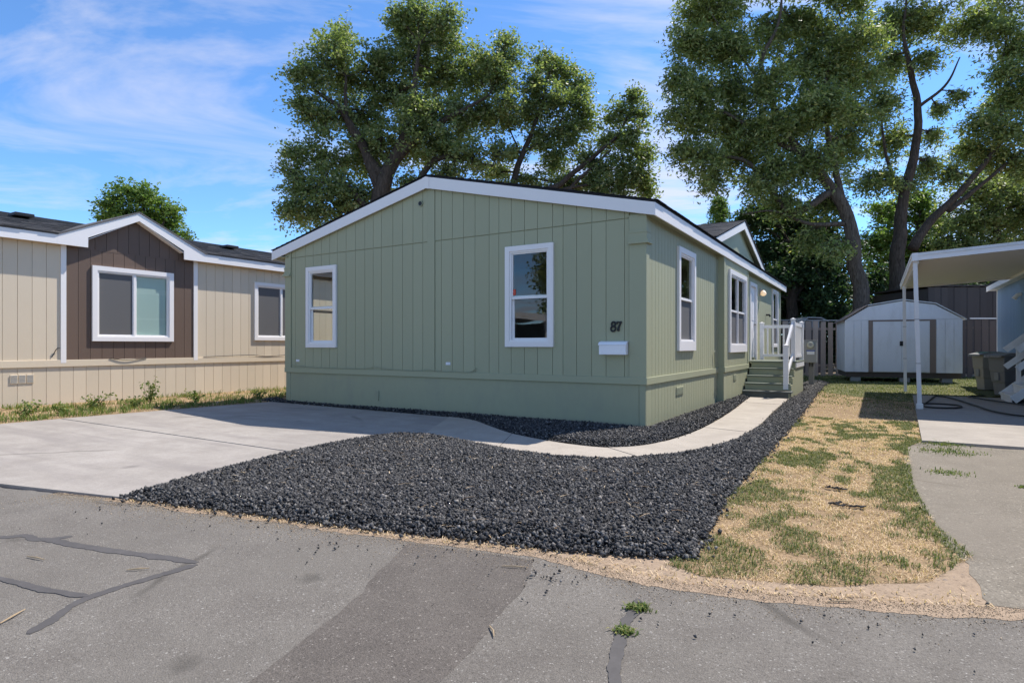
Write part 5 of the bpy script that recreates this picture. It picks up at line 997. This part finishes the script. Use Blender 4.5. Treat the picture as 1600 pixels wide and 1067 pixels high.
tree('locust_tree', 'huge leaning locust with thick trunk rising behind the shed', 27.5,
     [[(1350, 610, 0.396), (1346, 470, 0.346), (1335, 400, 0.317), (1322, 330, 0.274), (1290, 280, 0.230), (1255, 245, 0.194), (1215, 180, 0.144), (1190, 100, 0.108), (1215, 40, 0.065), (1225, -30, 0.036)], [(1300, 300, 0.180), (1235, 330, 0.144), (1170, 255, 0.094), (1090, 240, 0.036)], [(1250, 240, 0.144), (1200, 215, 0.108), (1130, 175, 0.065), (1075, 150, 0.029)], [(1325, 345, 0.180), (1300, 240, 0.130), (1290, 160, 0.086), (1300, 60, 0.036)], [(1200, 140, 0.072), (1150, 80, 0.043), (1110, 20, 0.022)], [(1320, 350, 0.130), (1265, 350, 0.086), (1210, 330, 0.050), (1160, 335, 0.022)]],
     [(1085, 20, 36), (1130, 15, 40), (1070, 65, 32), (1110, 70, 42), (1150, 70, 42), (1060, 120, 28), (1095, 130, 40), (1140, 140, 44), (1055, 180, 24), (1085, 190, 36), (1130, 195, 46), (1060, 235, 24), (1100, 245, 36), (1150, 245, 42), (1190, 200, 50), (1200, 130, 40), (1200, 50, 38), (1245, 40, 42), (1285, 60, 46), (1255, 110, 46), (1310, 110, 44), (1285, 165, 50), (1240, 190, 46), (1330, 175, 40), (1320, 230, 44), (1270, 250, 46), (1215, 260, 42), (1345, 60, 40), (1350, 120, 36), (1180, 290, 24), (1225, 315, 30), (1290, 320, 30, 1.5), (1262, 370, 26, 1.2), (1300, 385, 20, -1.2), (1115, 285, 22),
      (1100, -45, 45), (1180, -50, 50), (1260, -50, 50), (1330, -30, 48), (1220, -110, 60)],
     'locust_leaf', 112000, 0.23, 0.040, 'bark_grey', seed=23, droop=0.55, sigma=0.30, nsub=42)
tree('locust_tree', 'forked locust with dark upright trunk directly behind the carport', 29.5,
     [[(1405, 620, 0.432), (1402, 450, 0.374), (1403, 380, 0.324), (1412, 310, 0.245), (1428, 235, 0.202), (1436, 170, 0.173), (1422, 110, 0.130), (1412, 50, 0.072), (1420, -30, 0.036)], [(1425, 390, 0.245), (1455, 345, 0.202), (1500, 300, 0.158), (1555, 235, 0.108), (1600, 190, 0.065), (1650, 150, 0.036)], [(1480, 330, 0.144), (1530, 290, 0.101), (1600, 235, 0.058)], [(1440, 165, 0.086), (1480, 130, 0.058), (1500, 90, 0.029)], [(1562, 225, 0.072), (1565, 120, 0.050), (1575, 40, 0.029)], [(1405, 300, 0.108), (1385, 240, 0.072), (1375, 170, 0.036)]],
     [(1420, 30, 34), (1385, 40, 36), (1455, 30, 32), (1390, 100, 34), (1375, 160, 36), (1385, 220, 36), (1370, 280, 34), (1450, 90, 22), (1490, 45, 28), (1525, 25, 28), (1560, 50, 32), (1595, 75, 32), (1570, 110, 30), (1600, 145, 34), (1560, 165, 30), (1525, 195, 30), (1580, 205, 34), (1505, 235, 28), (1545, 245, 32), (1600, 255, 34), (1460, 215, 20), (1455, 260, 24), (1415, 285, 22), (1480, 270, 22), (1640, 120, 50), (1650, 210, 50), (1500, 150, 14), (1470, 170, 12), (1420, -50, 50), (1500, -50, 50), (1590, -30, 50), (1660, 30, 60)],
     'locust_leaf', 66000, 0.23, 0.040, 'bark', seed=29, droop=0.5, sigma=0.30, nsub=40)
tree('background_tree', 'round dense green tree beyond the carport at the right edge', 38, [[(1560, 600, 0.4), (1560, 420, 0.3), (1555, 330, 0.15)]],
     [(1520, 300, 36), (1560, 290, 40), (1600, 300, 44), (1500, 345, 38), (1545, 350, 44), (1595, 350, 46), (1640, 320, 50), (1480, 385, 32), (1530, 395, 40), (1590, 400, 42), (1640, 390, 50)], 'elm_leaf', 36000, 0.20, 0.07, seed=31, droop=0.2, sigma=0.28)
tree('background_tree', 'sunlit yellow-green tree glimpsed between the two locust trunks', 40, [[(1440, 600, 0.35), (1440, 430, 0.25), (1435, 350, 0.12)]],
     [(1380, 330, 34), (1430, 320, 36), (1460, 350, 32), (1400, 380, 36), (1450, 395, 36), (1355, 380, 30), (1375, 420, 32), (1430, 430, 34), (1480, 430, 26)], 'bright_leaf', 24000, 0.20, 0.07, seed=37, droop=0.2, sigma=0.28)
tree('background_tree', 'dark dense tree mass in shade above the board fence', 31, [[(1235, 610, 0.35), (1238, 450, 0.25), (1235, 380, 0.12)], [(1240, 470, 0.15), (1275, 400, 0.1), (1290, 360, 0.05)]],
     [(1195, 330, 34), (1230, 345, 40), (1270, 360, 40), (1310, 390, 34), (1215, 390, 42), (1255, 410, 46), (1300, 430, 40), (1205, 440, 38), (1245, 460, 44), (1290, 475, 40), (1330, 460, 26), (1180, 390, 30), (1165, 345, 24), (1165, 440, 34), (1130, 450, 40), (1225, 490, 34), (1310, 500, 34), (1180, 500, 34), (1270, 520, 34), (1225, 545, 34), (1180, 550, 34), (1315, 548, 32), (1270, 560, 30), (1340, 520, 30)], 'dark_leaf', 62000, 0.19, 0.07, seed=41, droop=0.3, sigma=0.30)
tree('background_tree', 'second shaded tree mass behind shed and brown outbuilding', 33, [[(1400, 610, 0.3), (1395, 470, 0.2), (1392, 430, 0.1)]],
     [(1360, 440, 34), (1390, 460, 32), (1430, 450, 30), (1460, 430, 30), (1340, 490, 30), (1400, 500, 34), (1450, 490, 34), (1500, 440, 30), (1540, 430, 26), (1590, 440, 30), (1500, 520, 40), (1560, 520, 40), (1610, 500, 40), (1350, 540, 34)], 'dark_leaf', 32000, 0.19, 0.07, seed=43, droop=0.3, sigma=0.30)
tree('background_tree', 'rounded bright green tree rising above the tan home roof', 46, [[(222, 600, 0.35), (222, 420, 0.25), (225, 350, 0.12), (220, 300, 0.05)], [(224, 400, 0.15), (255, 350, 0.08)], [(222, 400, 0.15), (190, 340, 0.07)]],
     [(205, 300, 24), (235, 310, 24), (175, 315, 22), (265, 325, 20), (195, 340, 28), (235, 345, 30), (165, 340, 15), (270, 350, 20), (220, 375, 34), (185, 375, 26), (265, 385, 26), (295, 370, 10)], 'bright_leaf', 15000, 0.24, 0.085, seed=47, droop=0.1, sigma=0.26)
# conifer tip behind the porch roof
cz_ = iw(1122, 540, 40); cz_.z = 0; CON = thing('conifer_tree', 'pointed light green conifer top showing over the porch gable', 'tree', cz_)
m_ = MB(); m_.tube([(0, 0, 0), (0, 0, 6), (0, 0, 11.3)], [0.22, 0.12, 0.02], 8); m_.build('trunk', 'bark', CON)
cp_ = []; r_ = np.random.default_rng(5); bm_ = MB()
for k in range(170):
    z = 1.2+10.0*r_.random()**0.8; R_ = (11.6-z)*0.30+0.15; a = r_.uniform(0, 6.28); tip = np.array([math.cos(a)*R_, math.sin(a)*R_, z+0.55*R_]); bm_.tube([(0, 0, z), tuple(tip)], [0.02, 0.005], 4)
    u = r_.uniform(0.15, 1.05, (70, 1)); cp_.append(np.array([0, 0, z])*(1-u)+tip*u+r_.normal(0, 0.09, (70, 3)))
bm_.build('branches', 'bark', CON, kind='stuff'); leaf_mesh('crown', np.concatenate(cp_), 0.20, 0.035, 'bright_leaf', CON, 9, -0.5, 'stuff')
# across the street, seen only as reflections in the front windows
def far_tree(label, x, y_, h, seed, R0):
    t = thing('street_tree', label, 'tree', (x, y_, 0)); r2 = np.random.default_rng(seed); m_ = MB(); m_.tube([(0, 0, -0.1), (0.1, 0, h*0.4), (0, 0.1, h*0.85)], [0.28, 0.2, 0.04], 8); m_.build('trunk', 'bark', t, smooth=True); pts = []
    for k in range(46):
        d_ = r2.normal(0, 1, 3); d_ /= np.linalg.norm(d_); c = np.array([0, 0, h*0.62])+d_*np.array([R0, R0, h*0.34])*r2.uniform(0.4, 1); pts.append(c+r2.normal(0, R0*0.16, (420, 3)))
    P = np.concatenate(pts); leaf_mesh('crown', P[P[:, 2] > 1.5], 0.2, 0.07, 'elm_leaf', t, seed, 0.2, 'stuff')
far_tree('leafy tree across the street mirrored in the front window glass', -12.7, -23.0, 9.5, 61, 2.8)
XO = (-15.0, -22.0, 0); XC = thing('carport', 'white-roofed carport across the street mirrored in the lower window pane', 'carport', XO)
MB(XO).prism([(-19, 2.55), (-15.5, 2.95), (-12, 2.55), (-12, 2.85), (-15.5, 3.25), (-19, 2.85)], -25, -19, 'y').build('roof', 'white_worn', XC)
for x in (-18.8, -12.2):
    for yy in (-24.5, -19.4): MB(XO).box(x-0.06, x+0.06, yy-0.06, yy+0.06, 0, 2.62).build('post', 'white_worn', XC)
MB(XO).box(-18.9, -12.1, -25.2, -25.05, 0, 2.7).build('back_panel', 'barn_brown', XC)
